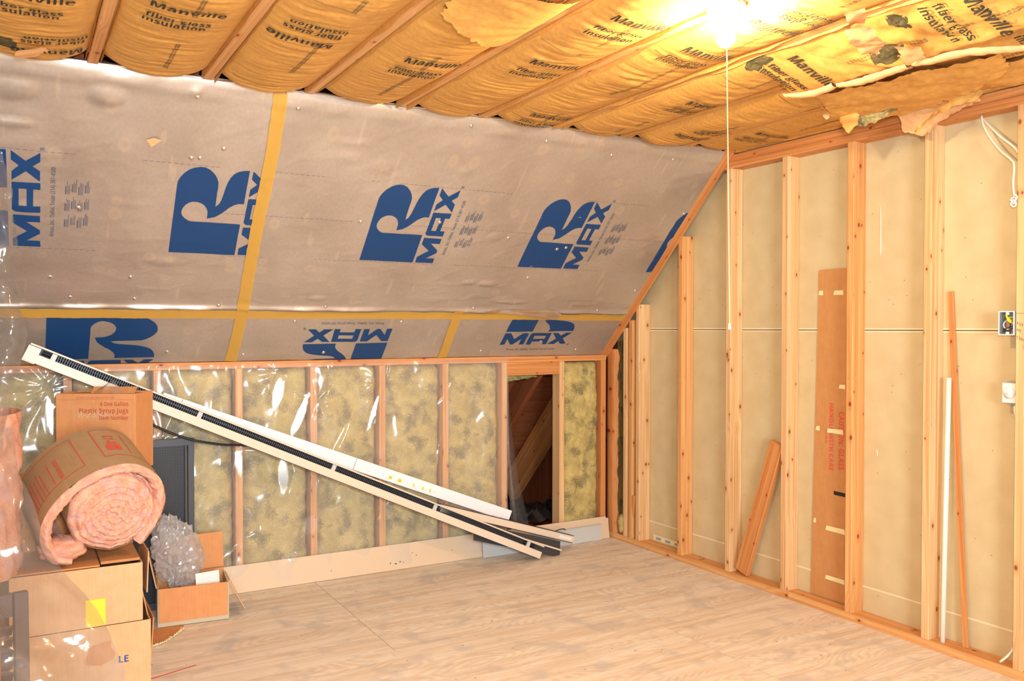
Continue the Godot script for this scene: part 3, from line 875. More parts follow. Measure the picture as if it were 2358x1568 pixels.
func torn_paper() -> void:
	var n := nz(83, 1.0, 3)
	# big pale flap, inside of the paper, hanging before the top plate; outline in (z, y)
	flap("torn_kraft_flap", "large pale torn flap hanging over the top plate near the wires", jag([Vector2(2.287, 2.361), Vector2(2.300, 2.312), Vector2(2.298, 2.266), Vector2(2.375, 2.232), Vector2(2.40, 2.240), Vector2(2.48, 2.273), Vector2(2.60, 2.296), Vector2(2.683, 2.304), Vector2(2.669, 2.325), Vector2(2.64, 2.375), Vector2(2.56, 2.378), Vector2(2.556, 2.362), Vector2(2.582, 2.342), Vector2(2.622, 2.318), Vector2(2.615, 2.312), Vector2(2.574, 2.332), Vector2(2.545, 2.355), Vector2(2.546, 2.380), Vector2(2.48, 2.373), Vector2(2.381, 2.36)], 0.004, 1), func(p: Vector2):
		var k := clampf((2.385 - p.y) / 0.15, 0, 1)
		return Vector3(-0.20 + 0.07 * k + 0.03 * sin((p.x - 2.2) * 9.0) * k + 0.012 * n.get_noise_2d(p.x * 12.0, p.y * 14.0), p.y, p.x), M.kraft_pale)
	flap("torn_kraft_flap", "rolled brown edge of torn paper along the lower side of the pale flap", jag([Vector2(2.40, 2.240), Vector2(2.48, 2.275), Vector2(2.58, 2.318), Vector2(2.66, 2.352), Vector2(2.725, 2.33), Vector2(2.69, 2.303), Vector2(2.6, 2.292), Vector2(2.5, 2.268), Vector2(2.41, 2.230)], 0.003, 2), func(p: Vector2):
		return Vector3(-0.215 + 0.02 * sin(p.x * 14.0) + 0.012 * n.get_noise_2d(p.x * 20.0, p.y * 40.0), p.y, p.x), M.kraft)
	flap("torn_kraft_flap", "twisted brown leaf of paper hanging with its point down", jag([Vector2(2.17, 2.36), Vector2(2.225, 2.375), Vector2(2.27, 2.345), Vector2(2.306, 2.301), Vector2(2.299, 2.261), Vector2(2.267, 2.228), Vector2(2.225, 2.285), Vector2(2.20, 2.33)], 0.003, 3), func(p: Vector2):
		return Vector3(-0.44 + 0.5 * pow(absf(p.x - 2.245), 1.2) + 0.014 * n.get_noise_2d(p.x * 22.0, p.y * 9.0), p.y, p.x), M.kraft)
	flap("torn_kraft_flap", "small crumpled strip of paper hanging left of the twisted leaf", jag([Vector2(2.131, 2.385), Vector2(2.233, 2.37), Vector2(2.215, 2.315), Vector2(2.177, 2.300), Vector2(2.161, 2.345)], 0.004, 4), func(p: Vector2):
		return Vector3(-0.47 + 0.02 * n.get_noise_2d(p.x * 30.0, p.y * 12.0), p.y, p.x), M.kraft_pale)
	flap("torn_kraft_flap", "brown sheet sagging across the last two batts above the leaf", jag([Vector2(-0.74, 2.36), Vector2(-0.40, 2.16), Vector2(-0.26, 2.22), Vector2(-0.20, 2.34), Vector2(-0.22, 2.52), Vector2(-0.30, 2.74), Vector2(-0.45, 2.95), Vector2(-0.62, 3.02), Vector2(-0.70, 2.75)], 0.008, 12), func(p: Vector2):
		var a := Vector2(p.x + 0.45, (p.y - 2.5) * 0.6)
		return Vector3(p.x, 2.312 + 0.09 * a.length_squared() + 0.014 * n.get_noise_2d(p.x * 6.0, p.y * 5.0) + 0.006 * n.get_noise_2d(p.x * 22.0, p.y * 18.0), p.y), M.kraft)
	# rolled flanges hanging free under the joists; outline in (z, s) where s runs across
	var roll := func(pts: Array, r: float, s: int):
		var cv := curve(pts, 0.02)
		return grid(8, cv.size() - 1, func(u: float, v: float):
			var p: Vector3 = cv[int(round(v * (cv.size() - 1)))]
			var a: float = -0.6 + u * 4.2
			var rr := r * (1.0 + 0.5 * n.get_noise_2d(v * 9.0, s)) * (0.6 + 0.4 * sin(PI * clampf(v, 0.05, 0.95)))
			return p + Vector3(cos(a) * rr * 1.5 - u * 0.02, -sin(a) * rr, 0), Vector2(0.08, 0.9))
	for e in [[[Vector3(-0.93, 2.290, 2.39), Vector3(-0.900, 2.282, 2.455), Vector3(-0.887, 2.284, 2.535), Vector3(-0.885, 2.292, 2.575)], "short rolled paper edge under the torn lettered sheet"], [[Vector3(-0.880, 2.287, 2.590), Vector3(-0.862, 2.285, 2.65), Vector3(-0.855, 2.288, 2.72), Vector3(-0.857, 2.290, 2.80), Vector3(-0.853, 2.292, 2.85)], "middle rolled paper edge crossing the torn patch"], [[Vector3(-0.850, 2.296, 2.865), Vector3(-0.835, 2.294, 2.92), Vector3(-0.825, 2.295, 3.00), Vector3(-0.785, 2.296, 3.06), Vector3(-0.69, 2.298, 3.14), Vector3(-0.60, 2.30, 3.22)], "long rolled paper edge reaching to the right edge of the photo"]]:
		tag(put("rolled_kraft_edge", roll.call(e[0], 0.012, 5), M.kraft_pale), e[1], "torn paper", "torn kraft paper hanging by the gable wall")
	# loose sheets hanging under the batts; outline in (x, z)
	var loose := func(y: float, tilt: float, dz: float, s: int): return func(p: Vector2):
		return Vector3(p.x, y + tilt * (p.x + 0.9) + dz * (p.y - 2.6) + 0.018 * n.get_noise_2d(p.x * 7.0 + s, p.y * 6.0), p.y)
	flap("torn_kraft_flap", "loose folded corner of paper in the middle of the torn patch", jag([Vector2(-1.247, 2.902), Vector2(-1.27, 2.965), Vector2(-1.218, 2.966), Vector2(-1.08, 2.924), Vector2(-1.006, 2.837), Vector2(-1.05, 2.812), Vector2(-1.182, 2.866)], 0.005, 6), loose.call(2.283, -0.02, 0.10, 6), M.kraft_pale)
	flap("torn_kraft_flap", "loose torn sheet beside the hole showing grey wool", jag([Vector2(-1.02, 2.91), Vector2(-0.96, 2.96), Vector2(-0.88, 2.925), Vector2(-0.89, 2.86), Vector2(-0.93, 2.875), Vector2(-0.96, 2.89)], 0.006, 7), loose.call(2.284, -0.05, 0.05, 7), M.kraft_pale)
	flap("torn_kraft_flap", "pale upturned paper corner on the gable side of the bulb", jag([Vector2(-1.315, 2.952), Vector2(-1.30, 3.009), Vector2(-1.227, 2.965), Vector2(-1.182, 2.922), Vector2(-1.223, 2.899)], 0.004, 13), loose.call(2.312, -0.04, 0.10, 13), M.kraft_pale)
	flap("torn_kraft_flap", "ragged sheet hanging below the batt at the right edge of the photo", jag([Vector2(-0.44, 2.80), Vector2(-0.50, 3.10), Vector2(-0.28, 3.10), Vector2(-0.20, 2.90), Vector2(-0.17, 2.73), Vector2(-0.32, 2.72)], 0.010, 8), loose.call(2.325, 0.03, -0.02, 8), M.kraft)
	flap("torn_kraft_flap", "lifted paper flap with upside-down lettering left of the bulb", jag([Vector2(-2.37, 2.36), Vector2(-2.25, 2.30), Vector2(-2.12, 2.22), Vector2(-2.03, 2.24), Vector2(-2.03, 2.62), Vector2(-2.38, 2.62)], 0.008, 9), func(p: Vector2):
		return Vector3(p.x, batt_y(3, p.x, p.y) - 0.022 - 0.028 * clampf((2.45 - p.y) / 0.2, 0, 1) * clampf((-2.05 - p.x) * 6.0, 0, 1), p.y), M.kraft)
	flap("torn_kraft_flap", "small curled flap on the dim batt at the left edge", jag([Vector2(-3.46, 1.42), Vector2(-3.39, 1.44), Vector2(-3.36, 1.38), Vector2(-3.41, 1.33), Vector2(-3.47, 1.35)], 0.006, 10), func(p: Vector2):
		return Vector3(p.x, batt_y(6, p.x, p.y) - 0.006 - 0.25 * maxf(0.0, -3.38 - p.x), p.y), M.kraft_pale)
	# exposed wool
	var wool := func(label: String, cx: float, cz: float, rx: float, rz: float, k: int, s: int, m: Material):
		var wn := nz(700 + s, 1.0, 3)
		tag(put("exposed_wool", grid(22, 22, func(u: float, v: float):
			var a := TAU * u; var r := v
			var edge := 1.0 + 0.35 * wn.get_noise_2d(cos(a) * 1.6, sin(a) * 1.6)
			var x := cx + cos(a) * rx * r * edge; var z := cz + sin(a) * rz * r * edge
			return Vector3(x, batt_y(k, x, z) - 0.005 + 0.006 * v - 0.006 * absf(wn.get_noise_2d(x * 40.0, z * 40.0)), z), Vector2(0.2, 0.2)), m), label, "fiberglass wool", "grey wool showing through torn paper")
	wool.call("grey-green wool in the largest tear near the gable wall", -0.945, 2.83, 0.045, 0.065, 0, 1, M.dirty_fiberglass)
	wool.call("dark wool in the small tear above the largest one", -1.08, 2.965, 0.05, 0.025, 0, 2, M.dirty_fiberglass)
	wool.call("dark crescent of wool at the torn end left of the lettering", -1.12, 2.42, 0.03, 0.06, 0, 3, M.dirty_fiberglass)
	wool.call("dark wool in the small tear at the far left edge", -3.50, 1.40, 0.04, 0.05, 6, 5, M.dirty_fiberglass)
	# tuft of yellow wool squeezed out over the top plate
	var tn := nz(777, 1.0, 3)
	tag(put("wool_tuft", grid(36, 14, func(u: float, v: float):
		var z := lerpf(2.10, 2.40, u)
		var hgt := 0.075 * sin(PI * pow(u, 0.7)) + 0.006
		var a := PI * v
		return Vector3(-0.30 - sin(a) * 0.03 + 0.012 * tn.get_noise_2d(z * 30.0, v * 6.0), 2.392 - 0.22 * (z - 2.10) - hgt * v + 0.010 * tn.get_noise_2d(z * 24.0, v * 5.0 + 9.0), z), Vector2(0.3, 0.12)), M.yellow_fiberglass), "yellow wool tuft squeezed out above the top plate", "fiberglass wool")

# ---------------------------------------------------------------- yellow batts in the knee wall
func wool_batt(label: String, x0: float, x1: float, y0: float, y1: float, zf: float, s: int, group: String) -> void:
	var n := nz(200 + s, 1.0, 4)
	tag(put("fiberglass_batt", grid(36, 100, func(u: float, v: float):
		var a := (u - 0.5) * 2.0; var b := (v - 0.5) * 2.0
		var x := lerpf(x0, x1, u); var y := lerpf(y0, y1, v)
		var fall := pow(absf(a), 10.0) * 0.05 + pow(absf(b), 30.0) * 0.04
		var h := 0.012 * n.get_noise_2d(x * 6.0, y * 5.0) + 0.006 * n.get_noise_2d(x * 22.0, y * 18.0) + 0.003 * n.get_noise_2d(x * 60.0, y * 60.0)
		x += 0.006 * n.get_noise_2d(y * 9.0, a * 2.0) * absf(a)
		return Vector3(x, y, zf - fall + h), Vector2(x1 - x0, y1 - y0), Vector2(s * 0.37, s * 0.23)), M.yellow_fiberglass), label, "insulation batt", group)

func knee_insulation() -> void:
	var order := ["left of the opening", "second left of the opening", "third left of the opening", "fourth left of the opening", "fifth left of the opening, beside the dark framed screen", "sixth left of the opening, behind the carton stack", "behind the syrup jug box", "behind the left plastic"]
	for k in 8:
		var xr := -0.8151 - k * OC - 0.019
		wool_batt("yellow unfaced batt behind plastic, %s" % order[k], xr - 0.360, xr - 0.008, 0.040, 1.189, -0.014, k, "yellow batts in the knee wall")
	wool_batt("narrow yellow batt between the opening and the corner", -0.358, -0.078, 0.040, 1.185, -0.006, 20, "yellow batts in the knee wall")
	# dark dusty wool in the corner slot of the gable wall
	var n := nz(260, 1.0, 3)
	tag(put("fiberglass_batt", grid(10, 60, func(u: float, v: float):
		var y := 0.045 + 1.28 * v
		return Vector3(0.03 + 0.02 * n.get_noise_2d(u * 4.0, y * 7.0), y, 0.062 + 0.085 * u + 0.008 * n.get_noise_2d(y * 9.0, u)), Vector2(0.1, 1.28)), M.dirty_fiberglass), "dark dusty wool stuffed between the corner studs", "insulation batt")
	tag(put("wool_tuft", grid(16, 16, func(u: float, v: float):
		var a := TAU * u; var b := PI * v
		var r := 1.0 + 0.25 * n.get_noise_2d(cos(a) * 2.0 + v * 3.0, sin(a) * 2.0)
		return Vector3(0.02 + 0.03 * sin(b) * cos(a) * r, 0.105 + 0.062 * cos(b) * r, 0.12 + 0.035 * sin(b) * sin(a) * r), Vector2(0.2, 0.2)), M.yellow_fiberglass), "yellow wool tuft at the foot of the corner studs", "fiberglass wool")
	# wool hanging at the head of the opening
	tag(put("wool_tuft", grid(30, 12, func(u: float, v: float):
		var x := lerpf(-0.72, -0.36, u)
		return Vector3(x, 1.14 - (0.085 - 0.05 * u) * v + 0.012 * n.get_noise_2d(x * 20.0, v * 4.0), -0.16 - 0.02 * sin(v * PI) + 0.02 * n.get_noise_2d(x * 14.0, v * 7.0)), Vector2(0.4, 0.1)), M.yellow_fiberglass), "ragged wool hanging at the head of the dark opening", "fiberglass wool")
	# black plastic on the eave floor
	tag(put("black_plastic", grid(40, 30, func(u: float, v: float):
		var x := lerpf(-0.77, 0.03, u); var z := lerpf(-0.13, -0.36, v)
		return Vector3(x, 0.20 + 0.05 * n.get_noise_2d(x * 8.0, z * 9.0) + 0.02 * n.get_noise_2d(x * 30.0, z * 24.0) - 0.06 * pow(1.0 - v, 6.0), z)), M.black_poly), "crumpled black plastic on the eave floor inside the opening", "plastic sheet")

# ---------------------------------------------------------------- plastic film
func plastic_on_knee_wall() -> void:
	var n := nz(301, 1.0, 3)
	var rn := nz(302, 1.0, 2)
	rn.fractal_type = FastNoiseLite.FRACTAL_RIDGED
	# staples where folds gather: x, y, reach, folds, phase
	var gather := [[-3.33, 1.13, 0.38, 13, 0.3], [-2.235, 1.17, 0.30, 9, 1.0], [-1.62, 1.10, 0.28, 8, 0.4], [-1.24, 1.02, 0.22, 7, 2.0], [-2.84, 0.84, 0.26, 9, 1.4], [-2.02, 0.60, 0.3, 7, 0.0], [-2.44, 0.28, 0.34, 8, 0.7], [-1.63, 0.36, 0.3, 7, 1.9], [-2.03, 1.0, 0.3, 7, 0.2], [-1.22, 0.35, 0.22, 7, 0.9], [-2.44, 0.76, 0.22, 6, 2.2], [-3.25, 0.80, 0.3, 9, 0.8]]
	# broad folds: x, y, half width, half length, turn, slope across
	var facets := [[-2.245, 1.065, 0.035, 0.10, -0.25, 0.23], [-2.115, 0.93, 0.032, 0.13, -0.35, 0.24], [-2.215, 0.61, 0.045, 0.12, 0.0, 0.22], [-1.70, 0.92, 0.022, 0.13, -0.30, 0.30], [-1.60, 0.50, 0.03, 0.10, -0.2, 0.31], [-2.48, 0.15, 0.05, 0.04, -0.5, 0.19], [-2.06, 0.32, 0.06, 0.06, -0.5, 0.25], [-2.45, 0.68, 0.03, 0.10, 0.1, 0.19], [-3.33, 0.98, 0.03, 0.12, 0.1, 0.03], [-3.22, 0.86, 0.05, 0.05, -0.4, 0.05], [-2.18, 0.16, 0.06, 0.03, 0.2, 0.23], [-1.90, 0.79, 0.015, 0.10, -0.5, 0.27], [-2.90, 0.87, 0.05, 0.03, -0.3, 0.11], [-3.06, 1.09, 0.04, 0.06, 0.6, 0.08], [-1.28, 0.72, 0.012, 0.11, -0.3, 0.36]]
	var f := func(u: float, v: float):
		var x := lerpf(-3.95, -0.800, u); var y := lerpf(0.03, 1.215, v)
		var ph := fposmod((x + 0.8151) / OC, 1.0)
		var bay := sin(ph * PI)
		var h := 0.020 + 0.016 * bay * (0.5 + 1.3 * n.get_noise_2d(x * 2.6, y * 1.6)) + 0.013 * rn.get_noise_2d(x * 2.4, y * 1.3) + 0.0009 * n.get_noise_2d(x * 16.0, y * 12.0)
		# long slanting folds
		h += 0.009 * bay * sin((x * 15.0 + y * 6.0) + 5.0 * n.get_noise_2d(x * 1.5, y))
		for g in gather:
			var d := Vector2(x - g[0], y - g[1])
			var l := d.length()
			if l < g[2]:
				var a := d.angle()
				var k := pow(1.0 - l / g[2], 1.5)
				h += 0.016 * k * minf(1.0, l / 0.05) * (absf(sin(a * g[3] * 0.5 + g[4])) - 0.4)
		for g in facets:
			var d := Vector2(x - g[0], y - g[1]).rotated(-g[4])
			var e := Vector2(d.x / g[2], d.y / g[3]).length()
			if e < 1.3:
				var w := 1.0 - smoothstep(0.75, 1.3, e)
				h = lerpf(h, 0.026 + g[5] * (x - g[0]) - 0.095 * (y - g[1]), w)
		# rounds in to the plate at the head
		h -= 0.012 * pow(v, 30.0)
		return Vector3(x, y, maxf(h, 0.003))
	tag(put("plastic_sheet", grid(320, 120, f), M.clear_poly), "clear plastic film stapled over the yellow batts of the knee wall", "plastic sheet")
	# free edge hanging in folds at the opening
	var e := func(u: float, v: float):
		var y := 1.10 - 1.03 * v
		var a := u * 7.5
		var wide := 0.025 + 0.11 * v * v + 0.02 * v
		var x := -0.795 + wide * (u * 0.9 + 0.10 * sin(a * 1.3)) + 0.05 * v * v
		return Vector3(x, y, -0.035 + (0.010 + 0.03 * v) * sin(a + 0.6 * v) + 0.005 * n.get_noise_2d(u * 6.0, y * 5.0))
	tag(put("plastic_sheet", grid(40, 60, e), M.cloudy_poly), "loose folded edge of clear plastic hanging in the dark opening", "plastic sheet")

# ---------------------------------------------------------------- heater covers and cartons
func heater(label: String, a: Vector3, b: Vector3, fins := true, flip := 1.0) -> void:
	# a long enclosure lying on its side: beige front lip, fin slot, back lip, dark back
	var o := thing("baseboard_heater", label, "baseboard heater", "baseboard heater parts")
	var ax := (b - a).normalized()
	var up := (Vector3.UP - ax * Vector3.UP.dot(ax)).normalized()      # across the visible side
	var out := ax.cross(up).normalized()
	if out.z < 0: out = -out
	var P := func(s: float, q: float, r: float): return a + ax * s + up * q + out * r
	var L := (b - a).length()
	var face := func(called: String, q: float, r: float, w: float, h: float, s0: float, s1: float, m: Material): put(called, prism(rect(w, h, 0.0015), P.call(s0, q, r), P.call(s1, q, r), up), m, o)
	face.call("front_panel", -0.014, 0.0, 0.042, 0.012, 0.0, L, M.beige_enamel)
	face.call("front_panel", -0.036, -0.045, 0.004, 0.10, 0.02, L - 0.02, M.dark_steel)
	face.call("back_panel", 0.042, -0.030, 0.008, 0.075, 0.0, L, M.beige_enamel)
	face.call("back_panel", 0.003, -0.085, 0.08, 0.003, 0.0, L, M.dark_steel)
	face.call("end_cap", -0.002, -0.02, 0.076, 0.05, -0.004, 0.05, M.beige_enamel)
	if fins:
		var pipe := put("pipe", tube([P.call(0.06, 0.022, -0.032), P.call(L - 0.05, 0.022, -0.032)], 0.010, 10), M.dark_steel, o)
		var st := begin()
		st.set_smooth_group(-1)
		var s := 0.12
		while s < L - 0.14:
			var wob := 0.0015 * sin(s * 37.0)
			var p: Vector3 = P.call(s, 0.006, -0.006); var q: Vector3 = P.call(s + wob, 0.037, -0.006); var r: Vector3 = P.call(s + wob, 0.037, -0.06); var t: Vector3 = P.call(s, 0.006, -0.06)
			var th := ax * 0.0012
			quad(st, p, q, r, t); quad(st, p + th, t + th, r + th, q + th); quad(st, p, p + th, q + th, q)
			s += 0.0105
		tag(put("fin_stack", done(st), M.fin_metal, pipe), "row of thin metal fins along the pipe", "", "", "stuff")
		for br in [0.10, 0.80, 1.55, 2.2, L - 0.12]:
			if br < L - 0.1: face.call("bracket", 0.020, -0.003, 0.034, 0.010, br, br + 0.022, M.grey_enamel)

func heaters() -> void:
	heater("long beige baseboard heater leaning from the floor up to the left slope", Vector3(-3.43, 1.300, 0.24), Vector3(-0.71, 0.040, 0.27))
	# long white carton behind it
	var c := thing("long_carton", "long white carton leaning behind the heater, yellow marks on its side", "carton")
	var a := Vector3(-2.845, 1.055, 0.095); var b := Vector3(-0.850, 0.255, 0.105)
	var ax := (b - a).normalized()
	var up := (Vector3.UP - ax * Vector3.UP.dot(ax)).normalized()
	var cb := put("carton_body", prism(rect(0.068, 0.06, 0.002), a, b, up), M.white_carton, c)
	put("end_flap", prism(rect(0.050, 0.045, 0.002), a - ax * 0.03, a - ax * 0.0005, up), M.white_carton, c)
	var out := ax.cross(up).normalized()
	if out.z < 0: out = -out
	for q in [[1.30, 0.020, 0.016], [1.36, 0.022, 0.018], [1.46, 0.007, 0.022], [1.52, 0.010, 0.016], [1.57, 0.008, 0.022]]:
		put("yellow_mark", prism(rect(q[2], 0.001, 0.0), a + ax * q[0] + out * 0.0306 - up * 0.008, a + ax * (q[0] + q[1]) + out * 0.0306 - up * 0.008, up), M.wire_yellow, cb)
	var st := begin()
	for k in 9:
		var s := 1.10 + k * 0.062
		for m in 4: prism_into(st, rect(0.0016, 0.0008, 0.0), a + ax * (s + m * 0.004) + out * 0.0305 - up * (0.02 - 0.006 * (k % 3)), a + ax * (s + m * 0.004 + 0.0015) + out * 0.0305 - up * (0.02 - 0.006 * (k % 3)), up)
	for s in [0.095, 1.08]:
		prism_into(st, rect(0.064, 0.0006, 0.0), a + ax * s + out * 0.0304, a + ax * (s + 0.0025) + out * 0.0304, up)
	tag(put("printed_marks", done(st), M.grey_ink, cb), "", "", "", "stuff")
	# second cover lying on the floor end
	var o := thing("heater_cover", "short beige heater cover lying across the lower end of the long heater", "heater cover", "baseboard heater parts")
	var p0 := Vector3(-1.375, 0.380, 0.240); var p1 := Vector3(-0.405, 0.064, 0.165)
	var ax2 := (p1 - p0).normalized()
	var up2 := (Vector3.UP - ax2 * Vector3.UP.dot(ax2)).normalized()
	var out2 := ax2.cross(up2).normalized()
	if out2.z < 0: out2 = -out2
	put("front_panel", prism(rect(0.040, 0.010, 0.0015), p0, p1, up2), M.beige_enamel, o)
	put("back_panel", prism(rect(0.004, 0.044, 0.001), p0 - up2 * 0.022 - out2 * 0.020, p1 - up2 * 0.022 - out2 * 0.020, up2), M.dark_steel, o)
	put("back_panel", prism(rect(0.004, 0.05, 0.001), p0 + up2 * 0.022 - out2 * 0.024, p1 + up2 * 0.022 - out2 * 0.024, up2), M.dark_steel, o)
	put("label_sticker", prism(rect(0.018, 0.001, 0.0), p1 - ax2 * 0.12 + out2 * 0.0056, p1 - ax2 * 0.02 + out2 * 0.0056, up2), M.paper_white, o)
	put("wire_lead", tube(curve([p1 - ax2 * 0.16 + up2 * 0.022, p1 - ax2 * 0.14 + up2 * 0.035, p1 - ax2 * 0.10 + up2 * 0.05, p1 - ax2 * 0.08 + up2 * 0.045]), 0.003, 6), M.cable_black, o)
	# thin back panel sliding out between them
	var bp := thing("heater_backplate", "thin metal back panel sticking out between the two heater covers", "heater panel", "baseboard heater parts")
	put("panel", prism(PackedVector2Array([Vector2(-0.05, -0.0012), Vector2(0.05, -0.0012), Vector2(0.05, 0.0012), Vector2(-0.05, 0.0012)]), Vector3(-1.15, 0.215, 0.232), Vector3(-0.545, 0.032, 0.225), Vector3(0.1, 0.85, -0.3)), M.dark_steel, bp)
	put("folded_lip", prism(rect(0.010, 0.004, 0.001), Vector3(-1.15, 0.262, 0.236), Vector3(-0.545, 0.030, 0.242), Vector3.UP), M.beige_enamel, bp)
	# cable loop hanging below the long heater
	tag(put("cable_loop", tube(curve([Vector3(-2.98, 0.985, 0.15), Vector3(-2.78, 0.875, 0.16), Vector3(-2.60, 0.82, 0.16), Vector3(-2.45, 0.80, 0.15), Vector3(-2.30, 0.775, 0.16)]), 0.006, 6), M.cable_black), "thin dark cable sagging under the long heater", "cable")

func floor_strips() -> void:
	var s := thing("trim_strip", "long beige board strip leaning along the foot of the knee wall", "board strip", "strips along the knee wall")
	put("strip", prism(PackedVector2Array([Vector2(-0.0725, -0.004), Vector2(0.0725, -0.004), Vector2(0.0725, 0.004), Vector2(-0.0725, 0.004)]), Vector3(-2.56, 0.0735, 0.030), Vector3(-0.86, 0.0735, 0.030), Vector3(0, 1, -0.12)), M.beige_strip, s)
	for q in [[-1.60, 0.045, 0.006], [-1.57, 0.038, 0.012], [-1.54, 0.046, 0.008], [-1.52, 0.040, 0.005], [-1.46, 0.088, 0.003], [-1.435, 0.070, 0.004], [-1.95, 0.05, 0.003], [-1.20, 0.07, 0.003]]:
		put("dirt_fleck", prism(rect(0.006, 0.0006, 0.0), Vector3(q[0], q[1], 0.0395 - 0.12 * (q[1] - 0.0735)), Vector3(q[0] + q[2], q[1], 0.0395 - 0.12 * (q[1] - 0.0735)), Vector3.UP), M.dirt, s)
	var s2 := thing("trim_strip", "beige board strip with a rounded corner in front of the opening", "board strip", "strips along the knee wall")
	var sec := PackedVector2Array([Vector2(-0.0725, -0.004), Vector2(0.0725, -0.004), Vector2(0.0725, 0.004), Vector2(-0.0725, 0.004)])
	put("strip", prism(sec, Vector3(-0.90, 0.0735, 0.044), Vector3(-0.045, 0.0735, 0.026), Vector3(0, 1, -0.12)), M.beige_strip, s2)
	put("strip_end", prism(PackedVector2Array([Vector2(-0.0725, -0.004), Vector2(0.060, -0.004), Vector2(0.060, 0.004), Vector2(-0.0725, 0.004)]), Vector3(-0.0448, 0.0735, 0.026), Vector3(-0.026, 0.0735, 0.0255), Vector3(0, 1, -0.12)), M.beige_strip, s2)
	var m1 := thing("metal_strip", "grey metal strip standing on the floor under the heater ends", "metal strip", "strips along the knee wall")
	put("strip", prism(PackedVector2Array([Vector2(-0.05, -0.002), Vector2(0.05, -0.002), Vector2(0.05, 0.002), Vector2(-0.05, 0.002)]), Vector3(-1.0, 0.051, 0.060), Vector3(-0.10, 0.051, 0.046), Vector3(0, 1, -0.1)), M.grey_enamel, m1)
	put("folded_lip", prism(rect(0.004, 0.012, 0.0005), Vector3(-1.0, 0.101, 0.058), Vector3(-0.10, 0.101, 0.044), Vector3.UP), M.grey_enamel, m1)

# ---------------------------------------------------------------- the pile on the left
func carton(o: Node3D, lo: Vector3, hi: Vector3, m: Material, wall := 0.005) -> void:
	# four standing walls and a bottom, open at the top
	box("side", Vector3(lo.x, lo.y, hi.z - wall), Vector3(hi.x, hi.y, hi.z), m, o, 0.001)
	box("side", Vector3(lo.x, lo.y, lo.z), Vector3(hi.x, hi.y, lo.z + wall), m, o, 0.001)
	box("side", Vector3(lo.x, lo.y, lo.z + wall), Vector3(lo.x + wall, hi.y, hi.z - wall), m, o, 0.001)
	box("side", Vector3(hi.x - wall, lo.y, lo.z + wall), Vector3(hi.x, hi.y, hi.z - wall), m, o, 0.001)
	box("bottom", Vector3(lo.x + wall, lo.y, lo.z + wall), Vector3(hi.x - wall, lo.y + wall, hi.z - wall), m, o, 0.0)

